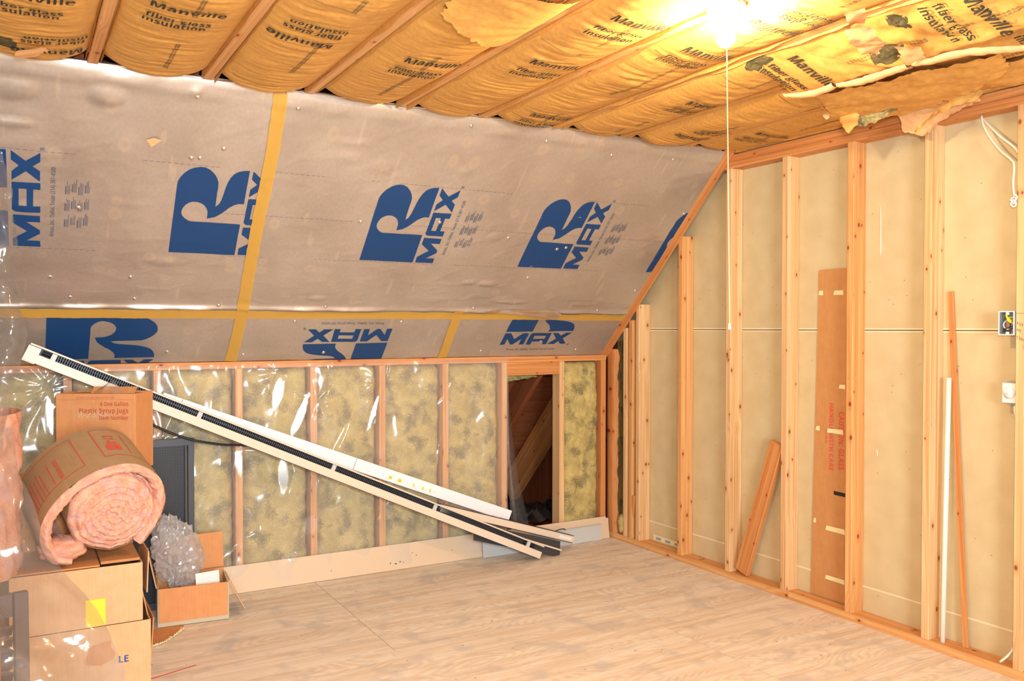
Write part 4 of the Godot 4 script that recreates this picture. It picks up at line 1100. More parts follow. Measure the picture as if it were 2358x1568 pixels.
func left_pile() -> void:
	rng.seed = 51
	var n := nz(401, 1.0, 3)
	# lower brown carton with blue letters
	var o := thing("cardboard_box", "lower brown carton of the near stack with blue letters on it", "box", "cardboard boxes")
	carton(o, Vector3(-3.50, 0.002, 0.72), Vector3(-3.022, 0.272, 1.10), M.cardboard)
	put("flap", prism(PackedVector2Array([Vector2(-0.085, -0.002), Vector2(0.085, -0.002), Vector2(0.085, 0.002), Vector2(-0.085, 0.002)]), Vector3(-3.016, 0.19, 0.73), Vector3(-3.016, 0.19, 1.09), Vector3(0.06, 1, 0)), M.cardboard_dark, o)
	put("torn_patch", sheet([PackedVector2Array([Vector2(-3.24, 0.20), Vector2(-3.165, 0.215), Vector2(-3.165, 0.19), Vector2(-3.15, 0.165), Vector2(-3.155, 0.145), Vector2(-3.20, 0.125), Vector2(-3.25, 0.14)])], 0.02, func(p: Vector2): return Vector3(p.x, p.y, 1.1035 + 0.006 * n.get_noise_2d(p.x * 12.0, p.y * 12.0))), M.cardboard_dark, o)
	var st := begin()
	letters_into(st, "LE", 0.026, func(p: Vector2): return Vector3(-3.120 + p.x, 0.135 + p.y, 1.1013), true)
	put("blue_lettering", done(st), M.blue_ink, o)
	# upper carton
	o = thing("cardboard_box", "upper brown carton of the near stack with a yellow note", "box", "cardboard boxes")
	carton(o, Vector3(-3.50, 0.274, 0.73), Vector3(-3.050, 0.498, 1.095), M.cardboard)
	box("inner_flap", Vector3(-3.49, 0.500, 0.74), Vector3(-3.20, 0.506, 1.088), M.cardboard_dark, o, 0.001)
	box("inner_flap", Vector3(-3.195, 0.500, 0.74), Vector3(-3.056, 0.510, 1.06), M.cardboard_dark, o, 0.001)
	put("flap", prism(PackedVector2Array([Vector2(-0.08, -0.002), Vector2(0.08, -0.002), Vector2(0.08, 0.002), Vector2(-0.08, 0.002)]), Vector3(-3.030, 0.455, 0.80), Vector3(-3.030, 0.455, 1.085), Vector3(0.04, 1, 0)), M.cardboard, o)
	put("flap", prism(PackedVector2Array([Vector2(-0.055, -0.002), Vector2(0.055, -0.002), Vector2(0.055, 0.002), Vector2(-0.055, 0.002)]), Vector3(-3.040, 0.335, 0.80), Vector3(-3.040, 0.335, 1.07), Vector3(-0.2, 1, 0)), M.cardboard_dark, o)
	box("yellow_note", Vector3(-3.250, 0.275, 1.0951), Vector3(-3.182, 0.378, 1.0958), M.yellow_note, o, 0.0)
	# syrup jug carton standing behind, on a plain carton
	o = thing("cardboard_box", "plain carton behind the near stack carrying the syrup jug box", "box", "cardboard boxes")
	carton(o, Vector3(-3.50, 0.002, 0.30), Vector3(-3.04, 0.760, 0.68), M.cardboard_dark)
	box("closed_top", Vector3(-3.495, 0.755, 0.305), Vector3(-3.045, 0.7595, 0.675), M.cardboard_dark, o, 0.0)
	o = thing("syrup_box", "reddish carton printed for plastic syrup jugs, behind the insulation roll", "box", "cardboard boxes")
	var Q := Transform3D(Basis(Vector3.UP, -0.50), Vector3(-3.165, 0.764, 0.447))
	var local := Node3D.new(); local.name = "carton_body"
	var w := 0.175; var hh := 0.350
	var put_local := func(called: String, mesh: Mesh, m: Material): put(called, mesh, m, o).transform = Q
	put_local.call("side", prism(rect(2 * w, 0.005, 0.001), Vector3(0, 0, -0.0025), Vector3(0, hh, -0.0025), Vector3.RIGHT), M.cardboard_red)
	put_local.call("side", prism(rect(2 * w, 0.005, 0.001), Vector3(0, 0, -0.20), Vector3(0, hh, -0.20), Vector3.RIGHT), M.cardboard_red)
	for s in [-1.0, 1.0]: put_local.call("side", prism(rect(0.005, 0.19, 0.001), Vector3(s * (w - 0.0025), 0, -0.101), Vector3(s * (w - 0.0025), hh, -0.101), Vector3.RIGHT), M.cardboard_red)
	put_local.call("top_flap", prism(rect(0.20, 0.004, 0.001), Vector3(0.03, hh - 0.012, -0.10), Vector3(0.03, hh + 0.022, -0.14), Vector3.RIGHT), M.cardboard_dark)
	put_local.call("top_flap", prism(rect(0.30, 0.19, 0.001), Vector3(0, hh - 0.010, -0.10), Vector3(0, hh - 0.005, -0.10), Vector3.RIGHT), M.cardboard_dark)
	local.free()
	var stl := begin()
	for t in [["4 One Gallon", 0.018, 0.305, 0.125], ["Plastic Syrup Jugs", 0.021, 0.275, 0.218], ["Item Number", 0.018, 0.243, 0.130]]:
		letters_into(stl, t[0], t[1], func(p: Vector2): return Vector3(0.145 + p.x, t[2] + p.y, 0.0006), true, t[3], 1.0)
	letters_into(stl, "DO NOT CUT BELOW DOTTED LINE", 0.009, func(p: Vector2): return Vector3(0.0 + p.x, 0.333 + p.y, 0.0006), false, 0.17, 0.5)
	var dx := -0.165
	while dx < 0.165:
		prism_into(stl, rect(0.0015, 0.0006, 0.0), Vector3(dx, 0.3245, 0.0003), Vector3(dx + 0.004, 0.3245, 0.0003), Vector3.UP)
		dx += 0.0065
	put_local.call("printed_lettering", done(stl), M.brown_ink)
	var sth := begin()
	letters_into(sth, "R-2350-1", 0.026, func(p: Vector2): return Vector3(0.0 + p.x * 1.0, 0.258 + p.y, 0.0004), false, 0.15)
	put_local.call("handwriting", done(sth), M.grey_chipboard)
	# crumpled clear tape on its top
	put_local.call("loose_tape", grid(10, 10, func(u: float, v: float): return Vector3(-0.03 + 0.10 * u + 0.02 * v, hh - 0.004 + 0.055 * sin(u * PI) * (0.5 + 0.5 * v) + 0.006 * n.get_noise_2d(u * 9.0, v * 9.0), -0.03 - 0.05 * v)), M.cloudy_poly)

	insulation_roll()

	# dark framed screen
	o = thing("framed_screen", "dark framed screen standing against the plastic behind the open box", "screen panel")
	var x0 := -3.02; var x1 := -2.690; var y1 := 0.850
	var zc := 0.105
	box("frame_rail", Vector3(x0, y1 - 0.035, zc - 0.012), Vector3(x1, y1, zc + 0.012), M.charcoal, o)
	box("frame_rail", Vector3(x0, 0.002, zc - 0.012), Vector3(x1, 0.037, zc + 0.012), M.charcoal, o)
	box("frame_stile", Vector3(x1 - 0.030, 0.037, zc - 0.012), Vector3(x1, y1 - 0.035, zc + 0.012), M.charcoal, o)
	box("frame_stile", Vector3(x1 - 0.046, 0.037, zc - 0.010), Vector3(x1 - 0.036, y1 - 0.035, zc + 0.016), M.charcoal, o)
	box("frame_stile", Vector3(x0, 0.037, zc - 0.012), Vector3(x0 + 0.03, y1 - 0.035, zc + 0.012), M.charcoal, o)
	box("mesh_panel", Vector3(x0 + 0.03, 0.037, zc - 0.003), Vector3(x1 - 0.046, y1 - 0.035, zc + 0.001), M.screen_mesh, o, 0.0)
	var sm := begin()
	for k in 60:
		var yy := 0.045 + k * 0.0128
		prism_into(sm, rect(0.0012, 0.0012, 0.0), Vector3(x0 + 0.03, yy, zc + 0.002), Vector3(x1 - 0.046, yy, zc + 0.002), Vector3.UP)
	for k in 20:
		var xx := x0 + 0.036 + k * 0.0125
		prism_into(sm, rect(0.0012, 0.0012, 0.0), Vector3(xx, 0.037, zc + 0.003), Vector3(xx, y1 - 0.035, zc + 0.003), Vector3.RIGHT)
	tag(put("mesh_wires", done(sm), M.charcoal, o), "", "", "", "stuff")

	# open small carton turned inside out, with crumpled film in it
	o = thing("open_box", "small open tan carton on the floor holding crumpled plastic film", "box", "cardboard boxes")
	var T := Transform3D(Basis(Vector3.UP, -0.10), Vector3(-2.745, 0.004, 0.41))
	var pl := func(called: String, mesh: Mesh, m: Material): put(called, mesh, m, o).transform = T
	var bw := 0.160
	pl.call("front_wall", prism(rect(2 * bw, 0.006, 0.001), Vector3(0, 0, 0), Vector3(0, 0.178, 0), Vector3.RIGHT), M.grey_chipboard)
	pl.call("folded_front_flap", prism(rect(2 * bw - 0.012, 0.005, 0.001), Vector3(0.0, 0.022, 0.0065), Vector3(0.0, 0.180, 0.0062), Vector3.RIGHT), M.cardboard_red)
	pl.call("back_wall", prism(rect(2 * bw, 0.006, 0.001), Vector3(0, 0, -0.235), Vector3(0, 0.19, -0.235), Vector3.RIGHT), M.cardboard_red)
	pl.call("back_flap", prism(rect(2 * bw, 0.005, 0.001), Vector3(0, 0.191, -0.235), Vector3(-0.004, 0.365, -0.250), Vector3.RIGHT), M.cardboard_red)
	for s in [-1.0, 1.0]:
		pl.call("side_wall", prism(rect(0.006, 0.225, 0.001), Vector3(s * (bw - 0.003), 0, -0.118), Vector3(s * (bw - 0.003), 0.176, -0.118), Vector3.RIGHT), M.grey_chipboard)
	pl.call("side_flap", prism(rect(0.005, 0.20, 0.001), Vector3(bw + 0.004, 0.176, -0.118), Vector3(bw + 0.075, 0.030, -0.112), Vector3.RIGHT), M.cardboard)
	pl.call("side_flap", prism(rect(0.005, 0.20, 0.001), Vector3(-bw - 0.004, 0.178, -0.118), Vector3(-bw - 0.035, 0.33, -0.118), Vector3.RIGHT), M.cardboard)
	pl.call("bottom", prism(rect(2 * bw - 0.012, 0.225, 0.0), Vector3(0, 0.001, -0.118), Vector3(0, 0.006, -0.118), Vector3.RIGHT), M.cardboard)
	# white sheet inside
	var wp := put("paper_sheet", prism(rect(0.11, 0.003, 0.0), Vector3(-2.665, 0.05, 0.37), Vector3(-2.672, 0.222, 0.345), Vector3.RIGHT), M.paper_white)
	tag(wp, "white paper sheet standing in the small open carton", "paper")
	# crumpled film
	var rn := nz(402, 1.0, 3)
	rn.fractal_type = FastNoiseLite.FRACTAL_RIDGED
	var bag := func(k: float): return grid(52, 40, func(u: float, v: float):
		var a := TAU * u; var b := PI * v
		var d := Vector3(sin(b) * cos(a), cos(b), sin(b) * sin(a))
		var r := 1.0 + 0.22 * n.get_noise_3dv(d * 1.7 + Vector3(k, 0, 0)) + 0.20 * (rn.get_noise_3dv(d * 2.2 + Vector3(k, 2, 0)) - 0.2) + 0.07 * n.get_noise_3dv(d * 5.0 + Vector3(0, k * 3.0, 0))
		var p := Vector3(d.x * 0.105, d.y * (0.175 if d.y > 0 else 0.150), d.z * 0.085) * r * k
		p.x -= 0.09 * (d.y * 0.5 + 0.0) * (1.0 if d.y > 0 else 0.35)
		return Vector3(-2.800, 0.315, 0.300) + p, Vector2.ONE, Vector2.ZERO, true)
	o = thing("plastic_bag", "crumpled clear plastic film stuffed in the small open carton", "plastic film")
	put("outer_film", bag.call(1.0), M.bag_poly, o)
	put("inner_film", bag.call(0.72), M.bag_poly, o)
	# tan paper scrap with a frayed edge under the open box
	o = thing("floor_scrap", "flat tan paper scrap with a frayed wool edge under the open carton", "paper scrap")
	put("scrap", sheet([PackedVector2Array([Vector2(-3.02, 0.40), Vector2(-2.79, 0.40), Vector2(-2.80, 0.47), Vector2(-2.86, 0.56), Vector2(-2.93, 0.63), Vector2(-3.02, 0.64)])], 0.03, func(p: Vector2): return Vector3(p.x, 0.0022, p.y)), M.cardboard_dark, o)
	var fr := begin()
	var path := curve([Vector3(-2.80, 0.006, 0.47), Vector3(-2.86, 0.006, 0.56), Vector3(-2.93, 0.006, 0.63), Vector3(-3.01, 0.006, 0.642)], 0.006)
	for i in path.size() - 1:
		var d := Vector3(rng.randf_range(-1, 1), rng.randf_range(0.1, 0.9), rng.randf_range(-0.3, 1)) * 0.011
		tube_into(fr, [path[i] - d * 0.4, path[i] + d * 0.3 + Vector3(0.002, 0, 0), path[i] + d], 0.0022, 4)
	tag(put("frayed_edge", done(fr), M.masking_tape, o), "", "", "", "stuff")
	# red chalk line on the floor
	tag(put("red_line", prism(rect(0.006, 0.0006, 0.0), Vector3(-3.06, 0.0008, 1.02), Vector3(-2.828, 0.0008, 0.945), Vector3.FORWARD), M.red_chalk), "thin red line drawn on the plywood beside the near cartons", "marking")

	# pink wool bulging at the left edge, behind the plastic
	tag(put("pink_batt", grid(30, 40, func(u: float, v: float):
		var a := PI * (u - 0.5); 
		var y := lerpf(0.514, 1.10, v)
		var wob := n.get_noise_2d(u * 5.0, y * 9.0)
		return Vector3(-3.55 + 0.09 * cos(a) + 0.018 * wob, y, 1.0 + 0.22 * sin(a) + 0.015 * n.get_noise_2d(y * 12.0, u * 7.0)), Vector2(0.4, 0.5)), M.pink_fiberglass), "pink wool batt bulging at the left edge beside the roll", "insulation batt")

	shutters_and_drape()

func insulation_roll() -> void:
	var n := nz(411, 1.0, 4)
	var o := thing("insulation_roll", "partly unrolled pink insulation roll in printed kraft paper on the cartons", "insulation roll")
	var F := Vector3(-3.147, 0.700, 1.10)
	var d := Vector3(-0.17387, 0.28772, -0.94180)
	var e1 := Vector3(0.98338, 0, -0.18155); var e2 := Vector3(0.05223, 0.95772, 0.28293)
	var P := func(a: float, b: float, s: float): return F + e1 * a + e2 * b + d * s
	var LEN := 0.37
	var R := 0.163
	# end face of the core: a spiral of pink layers with shallow valleys between them
	put("roll_end", grid(120, 44, func(u: float, v: float):
		var a := TAU * u; var r := R * v
		var turns := 6.5
		var ph := fposmod(r / R * turns - u + 0.12 * n.get_noise_2d(cos(a) * 2.0, sin(a) * 2.0 + r * 8.0), 1.0)
		var groove := 0.014 * pow(absf(ph - 0.5) * 2.0, 3.0)
		var fuzz := 0.010 * n.get_noise_3d(cos(a) * r * 60.0, sin(a) * r * 60.0, 0.0) + 0.008 * n.get_noise_2d(cos(a) * r * 14.0, sin(a) * r * 14.0)
		var dome := 0.02 * (1.0 - v * v) - 0.035 * pow(v, 8.0)
		var rr := r * (1.0 + 0.06 * n.get_noise_2d(cos(a) * 1.5, sin(a) * 1.5))
		return P.call(cos(a) * rr, sin(a) * rr, groove - fuzz - dome), Vector2(1.0, 0.17), Vector2(0.1, 0.2)), M.pink_fiberglass, o)
	# paper around the core
	put("core_paper", grid(60, 8, func(u: float, v: float):
		var a := TAU * u
		var rr := R * (1.0 + 0.06 * n.get_noise_2d(cos(a) * 1.5, sin(a) * 1.5))
		return P.call(cos(a) * rr, sin(a) * rr, 0.02 + (LEN - 0.02) * v), Vector2(1.02, 0.4)), M.roll_paper, o)
	# loose outer wrap: paper outside, wool inside; outline in the roll's end plane
	var wrap := [Vector2(0.115, -0.150), Vector2(0.168, -0.06), Vector2(0.186, 0.03), Vector2(0.165, 0.115), Vector2(0.105, 0.178), Vector2(0.02, 0.205), Vector2(-0.08, 0.185), Vector2(-0.16, 0.135), Vector2(-0.225, 0.06), Vector2(-0.255, -0.02), Vector2(-0.25, -0.10), Vector2(-0.215, -0.17), Vector2(-0.15, -0.195)]
	var cv := Curve2D.new()
	for i in wrap.size():
		var t: Vector2 = (wrap[mini(i + 1, wrap.size() - 1)] - wrap[maxi(i - 1, 0)]) * 0.2
		cv.add_point(wrap[i], -t, t)
	var LL := cv.get_baked_length()
	var at := func(u: float): return cv.sample_baked(u * LL, true)
	var nrm := func(u: float):
		var a: Vector2 = cv.sample_baked(maxf(0, u * LL - 0.004), true); var b: Vector2 = cv.sample_baked(minf(LL, u * LL + 0.004), true)
		return Vector2((b - a).y, -(b - a).x).normalized() * -1.0      # towards the inside
	var wp := put("wrap_paper", grid(80, 16, func(u: float, v: float):
		var p: Vector2 = at.call(u)
		return P.call(p.x, p.y, 0.0 + LEN * v), Vector2(LL, LEN)), M.roll_paper, o)
	put("wrap_wool", grid(110, 20, func(u: float, v: float):
		var p: Vector2 = at.call(u); var q: Vector2 = nrm.call(u)
		var inward := 1.0 if q.dot(-p) > 0 else -1.0
		var th := 0.042 + 0.010 * n.get_noise_2d(u * 14.0, 2.0)
		var b := v * 2.6
		var depth := 0.0; var s := 0.0
		if b < 1.0:
			depth = th * b; s = -0.020 * sin(b * PI) + 0.004
		else:
			depth = th; s = 0.004 + (b - 1.0) / 1.6 * (LEN - 0.01)
		depth += 0.005 * n.get_noise_2d(u * 40.0, b * 5.0)
		s += 0.010 * n.get_noise_2d(u * 30.0, b * 3.0 + 7.0)
		var r: Vector2 = p + q * inward * maxf(depth, 0.001)
		return P.call(r.x, r.y, s), Vector2(LL, 0.45), Vector2(0.3, 0.1)), M.pink_fiberglass, o)
	# tail of pink wool lying under the left side
	put("wool_tail", grid(24, 24, func(u: float, v: float):
		var a := TAU * u; var b := PI * v
		var r := 1.0 + 0.22 * n.get_noise_3d(cos(a) * sin(b) * 2.0, cos(b) * 2.0, sin(a) * 2.0)
		return Vector3(-3.325 + 0.085 * cos(a) * sin(b) * r, 0.572 + 0.048 * cos(b) * r, 1.02 + 0.09 * sin(a) * sin(b) * r), Vector2(0.4, 0.3)), M.pink_fiberglass, o)
	# red printing on the wrap: (u along the wrap from the right, s along the roll) boxes and words
	var lift := func(u: float, s: float):
		var p: Vector2 = at.call(clampf(u, 0, 1)); var q: Vector2 = nrm.call(clampf(u, 0, 1))
		var inward := 1.0 if q.dot(-p) > 0 else -1.0
		p -= q * inward * 0.0015
		return P.call(p.x, p.y, s)
	var st := begin()
	st.set_smooth_group(-1)
	var line := func(u0: float, s0: float, u1: float, s1: float, wd: float):
		var m := 24
		var dir := Vector2((u1 - u0) * LL, s1 - s0).normalized().orthogonal() * wd * 0.5
		for k in m:
			var a := float(k) / m; var b := float(k + 1) / m
			var p := Vector2(lerpf(u0, u1, a), lerpf(s0, s1, a)); var q := Vector2(lerpf(u0, u1, b), lerpf(s0, s1, b))
			var w := Vector2(dir.x / LL, dir.y)
			quad(st, lift.call(p.x - w.x, p.y - w.y), lift.call(q.x - w.x, q.y - w.y), lift.call(q.x + w.x, q.y + w.y), lift.call(p.x + w.x, p.y + w.y))
	# two bordered panels
	line.call(0.30, 0.085, 0.475, 0.085, 0.004); line.call(0.475, 0.085, 0.475, 0.34, 0.004); line.call(0.475, 0.34, 0.36, 0.34, 0.003)
	line.call(0.375, 0.11, 0.375, 0.30, 0.003)
	line.call(0.545, 0.075, 0.80, 0.075, 0.004); line.call(0.545, 0.075, 0.545, 0.33, 0.004); line.call(0.545, 0.33, 0.72, 0.33, 0.003)
	line.call(0.655, 0.09, 0.655, 0.25, 0.004)
	for k in 7: line.call(0.69 + k * 0.016, 0.08, 0.69 + k * 0.016, 0.24 + 0.02 * (k % 2), 0.0035)
	tag(put("print_lines", done(st), M.pink_ink, wp), "", "", "", "stuff")
	var st2 := begin()
	# wide strokes: filled block and words reading along the roll
	letters_into(st2, "R-13", 0.040, func(p: Vector2): return lift.call(0.425 - p.y / LL, 0.235 + p.x), true, 0.085)
	put("print_words", done(st2), M.red_ink, wp)
	st2 = begin()
	st2.set_smooth_group(-1)
	for k in 6:
		for m in 5:
			var u0 := 0.402 + k * 0.0085; var s0 := 0.135 + m * 0.010
			if k >= 2 and k <= 3 and m % 2 == 1: continue
			quad(st2, lift.call(u0, s0), lift.call(u0 + 0.0084, s0), lift.call(u0 + 0.0084, s0 + 0.0099), lift.call(u0, s0 + 0.0099))
	put("print_block", done(st2), M.red_ink, wp)
	st2 = begin()
	letters_into(st2, "IMPORTANT NOTICE", 0.016, func(p: Vector2): return lift.call(0.625 - p.y / LL, 0.17 + p.x), true, 0.16)
	put("print_words", done(st2), M.red_ink, wp)

func shutters_and_drape() -> void:
	# dark louvred shutters stacked at the lower left, under clear film
	var o := thing("louvered_shutter", "dark brown louvered shutter under clear plastic at the lower left corner", "shutter")
	var T := Transform3D(Basis.from_euler(Vector3(-0.06, 0.16, 0.0)), Vector3(-3.557, 0.385, 2.25))
	var pt := func(called: String, lo: Vector3, hi: Vector3, m: Material):
		var mid := (lo + hi) / 2
		put(called, prism(rect(hi.x - lo.x, hi.z - lo.z, 0.002), Vector3(mid.x, lo.y, mid.z), Vector3(mid.x, hi.y, mid.z), Vector3.RIGHT), m, o).transform = T
	pt.call("stile", Vector3(0.078, -0.38, -0.014), Vector3(0.110, 0.36, 0.014), M.shutter_brown)
	pt.call("stile", Vector3(-0.20, -0.40, -0.014), Vector3(-0.165, 0.36, 0.014), M.shutter_brown)
	pt.call("rail", Vector3(-0.165, 0.305, -0.014), Vector3(0.075, 0.36, 0.014), M.shutter_brown)
	pt.call("rail", Vector3(-0.165, -0.40, -0.014), Vector3(0.075, -0.34, 0.014), M.shutter_brown)
	pt.call("tilt_rod", Vector3(0.030, -0.34, 0.022), Vector3(0.044, 0.30, 0.034), M.shutter_orange)
	for k in 22:
		var y := -0.33 + k * 0.0285
		put("louver", prism(rect(0.034, 0.005, 0.001), Vector3(-0.165, y, 0), Vector3(0.075, y, 0), Vector3(0, 0.75, 0.66)), M.shutter_brown, o).transform = T
	var n := nz(431, 1.0, 3)
	var rn := nz(432, 1.0, 2)
	rn.fractal_type = FastNoiseLite.FRACTAL_RIDGED
	# near drape: from a ridge at the left, falling to the right and towards the viewer
	var edge := [Vector3(-3.50, 1.13, 1.98), Vector3(-3.450, 0.94, 2.12), Vector3(-3.397, 0.808, 2.224), Vector3(-3.325, 0.714, 2.325), Vector3(-3.284, 0.624, 2.408), Vector3(-3.262, 0.552, 2.42), Vector3(-3.25, 0.38, 2.43), Vector3(-3.24, 0.12, 2.44), Vector3(-3.23, 0.015, 2.46)]
	var cv := curve(edge, 0.012)
	tag(put("plastic_drape", grid(46, cv.size() - 1, func(u: float, v: float):
		var i := int(round(v * (cv.size() - 1)))
		var p: Vector3 = cv[i]
		var far := Vector3(-4.15, lerpf(1.16, 0.30, v), lerpf(2.10, 2.75, v))
		var q := p.lerp(far, u)
		var fold := 0.030 * absf(sin(u * 11.0 + 3.5 * v + 2.0 * n.get_noise_2d(u * 2.0 + 5.0, v * 2.0))) + 0.018 * sin(u * 17.0 + 5.0 * v + 3.0 * n.get_noise_2d(u * 2.0, v * 2.0)) * smoothstep(0.0, 0.08, u) + 0.009 * sin(u * 46.0 - 4.0 * v + 8.0 * n.get_noise_2d(u * 3.0, v * 3.0)) * smoothstep(0.0, 0.05, u)
		q += Vector3(0.5, 0.25, 0.8).normalized() * (fold + 0.020 * (rn.get_noise_2d(u * 2.5, v * 2.0)) + 0.006 * n.get_noise_2d(u * 14.0, v * 10.0))
		q.z += 0.10 * sin(minf(u * 3.0, 1.0) * PI * 0.5)
		return q), M.drape_poly), "clear plastic sheet draped over the shutters in the lower left corner", "plastic sheet")
	# upper hanging film at the left edge
	var e2 := [Vector3(-3.515, 2.02, 1.21), Vector3(-3.488, 1.93, 1.22), Vector3(-3.475, 1.80, 1.25), Vector3(-3.470, 1.62, 1.25), Vector3(-3.456, 1.48, 1.255), Vector3(-3.443, 1.374, 1.265), Vector3(-3.462, 1.27, 1.25), Vector3(-3.482, 1.193, 1.245), Vector3(-3.505, 1.09, 1.24), Vector3(-3.52, 0.98, 1.24)]
	var cv2 := curve(e2, 0.012)
	tag(put("plastic_drape", grid(40, cv2.size() - 1, func(u: float, v: float):
		var p: Vector3 = cv2[int(round(v * (cv2.size() - 1)))]
		var q := p + Vector3(-0.55 * u, 0.03 * sin(u * 5.0), 0.30 * u)
		q += Vector3(0.3, 0.0, 0.95) * (0.022 * sin(u * 26.0 + 3.0 * n.get_noise_2d(v * 3.0, 1.0)) * smoothstep(0.0, 0.06, u) + 0.018 * rn.get_noise_2d(u * 3.0, v * 4.0) + 0.006 * n.get_noise_2d(u * 20.0, v * 22.0))
		q.x += 0.010 * n.get_noise_2d(v * 9.0, 5.0) * (1.0 - u)
		return q), M.drape_poly), "clear plastic sheet hanging at the left edge before the foam boards", "plastic sheet")

# ---------------------------------------------------------------- things on the gable wall
func gable_items() -> void:
	rng.seed = 61
	# short offcut leaning between two studs
	tag(put("board_offcut", prism(rect(0.034, 0.089, 0.003), Vector3(0.030, 0.055, 1.205), Vector3(0.030, 0.800, 1.458), Vector3.RIGHT, rnd_uv()), M.pine_red), "short reddish board leaning on a stud above the bottom plate", "board")
	# caution cardboard behind the fifth stud
	var o := thing("caution_cardboard", "tall flat cardboard panel with red CAUTION lettering behind a stud", "cardboard")
	var pa := PackedVector2Array([Vector2(1.632, 0.042), Vector2(1.895, 0.042), Vector2(1.897, 1.708), Vector2(1.678, 1.706), Vector2(1.672, 1.698)])
	var cp := put("panel", sheet([pa], 0.06, func(p: Vector2): return Vector3(0.083 - 0.001 * sin(p.y * 4.0), p.y, p.x)), M.cardboard_caution, o)
	put("panel_back", sheet([pa], 0.5, func(p: Vector2): return Vector3(0.0875, p.y, p.x)), M.cardboard_caution, o)
	var st := begin()
	letters_into(st, "CAUTION: GLASS", 0.032, func(p: Vector2): return Vector3(0.0815, 0.850 - p.x, 1.818 + p.y), true, 0.29)
	letters_into(st, "HANDLE WITH CARE", 0.026, func(p: Vector2): return Vector3(0.0815, 0.862 - p.x, 1.757 + p.y), true, 0.34)
	letters_into(st, "03-40-02", 0.012, func(p: Vector2): return Vector3(0.0815, 0.86 - p.x, 1.725 + p.y), false, 0.07)
	put("red_lettering", done(st), M.red_ink, cp)
	for t in [[1.672, 1.590, 0.030, 0.022], [1.765, 1.588, 0.06, 0.022], [1.80, 1.120, 0.04, 0.020], [1.660, 0.900, 0.026, 0.022], [1.73, 0.894, 0.10, 0.022], [1.648, 0.425, 0.018, 0.022], [1.725, 0.400, 0.12, 0.024], [1.725, 0.150, 0.12, 0.022]]:
		put("masking_tape", sheet([PackedVector2Array([Vector2(t[0], t[1] - t[3] * 0.5), Vector2(t[0] + t[2], t[1] - t[3] * 0.6), Vector2(t[0] + t[2] * 0.97, t[1] + t[3] * 0.5), Vector2(t[0] + 0.006, t[1] + t[3] * 0.45)])], 0.05, func(p: Vector2): return Vector3(0.0808, p.y, p.x)), M.masking_tape, cp)
	put("black_tape", sheet([PackedVector2Array([Vector2(1.775, 0.575), Vector2(1.85, 0.573), Vector2(1.85, 0.592), Vector2(1.775, 0.594)])], 0.05, func(p: Vector2): return Vector3(0.0808, p.y, p.x)), M.black_tape, cp)
	# pipe and lath at the right
	var pp := thing("plastic_pipe", "thin white plastic pipe standing upright beside a stud", "pipe")
	put("pipe_wall", tube([Vector3(0.030, 0.039, 2.40), Vector3(0.040, 1.195, 2.412)], 0.0105, 16), M.pvc, pp)
	put("pipe_mouth", lathe([Vector2(0.0, 0.0), Vector2(0.0075, 0.0)], Vector3(0.040, 1.1956, 2.412), 14), M.box_grey, pp)
	tag(put("wood_lath", prism(rect(0.010, 0.024, 0.001), Vector3(0.056, 0.039, 2.490), Vector3(0.080, 1.572, 2.392), Vector3.RIGHT, rnd_uv()), M.pine_red), "slim wooden lath leaning on the wall to the right of the white pipe", "lath")
	# open electrical box on the right-hand stud (stud at z 2.721)
	o = thing("outlet_box", "open grey outlet box full of wires on the right-hand stud", "electrical box")
	var zb := 2.655; var zt := 2.7195
	box("back", Vector3(0.045, 1.383, zb), Vector3(0.048, 1.480, zt), M.box_grey, o, 0.0)
	box("wall", Vector3(-0.004, 1.383, zb), Vector3(0.045, 1.480, zb + 0.003), M.box_grey, o, 0.0)
	box("wall", Vector3(-0.004, 1.383, zt - 0.003), Vector3(0.045, 1.480, zt), M.box_grey, o, 0.0)
	box("wall", Vector3(-0.004, 1.477, zb + 0.003), Vector3(0.045, 1.480, zt - 0.003), M.box_grey, o, 0.0)
	box("wall", Vector3(-0.004, 1.383, zb + 0.003), Vector3(0.045, 1.386, zt - 0.003), M.box_grey, o, 0.0)
	for e in [[1.383, 1.387, zb, zt], [1.476, 1.480, zb, zt], [1.387, 1.476, zb, zb + 0.004], [1.387, 1.476, zt - 0.004, zt]]:
		box("rim", Vector3(-0.007, e[0], e[2]), Vector3(-0.0042, e[1], e[3]), M.white_plastic, o, 0.0)
	for y in [1.391, 1.470]: put("screw_tab", tube([Vector3(-0.004, y, 2.688), Vector3(0.012, y, 2.688)], 0.006, 10), M.white_plastic, o)
	for q in [[M.wire_yellow, 0.0042, [Vector3(0.030, 1.455, 2.70), Vector3(0.0, 1.45, 2.69), Vector3(0.004, 1.435, 2.70), Vector3(0.03, 1.43, 2.715)]], [M.wire_yellow, 0.004, [Vector3(0.0, 1.468, 2.684), Vector3(-0.003, 1.452, 2.690), Vector3(0.01, 1.44, 2.70)]], [M.cable_white, 0.0022, [Vector3(0.02, 1.448, 2.680), Vector3(0.0, 1.43, 2.674), Vector3(0.002, 1.41, 2.680), Vector3(0.02, 1.405, 2.70)]], [M.cable_black, 0.0024, [Vector3(0.02, 1.425, 2.714), Vector3(-0.002, 1.412, 2.69), Vector3(0.0, 1.403, 2.672), Vector3(0.004, 1.400, 2.690), Vector3(0.0, 1.412, 2.710)]], [M.cable_black, 0.0022, [Vector3(0.02, 1.43, 2.69), Vector3(0.0, 1.42, 2.70), Vector3(0.004, 1.396, 2.70), Vector3(0.02, 1.395, 2.68)]], [M.red_ink, 0.002, [Vector3(0.02, 1.44, 2.70), Vector3(0.001, 1.425, 2.685), Vector3(0.004, 1.40, 2.70)]]]:
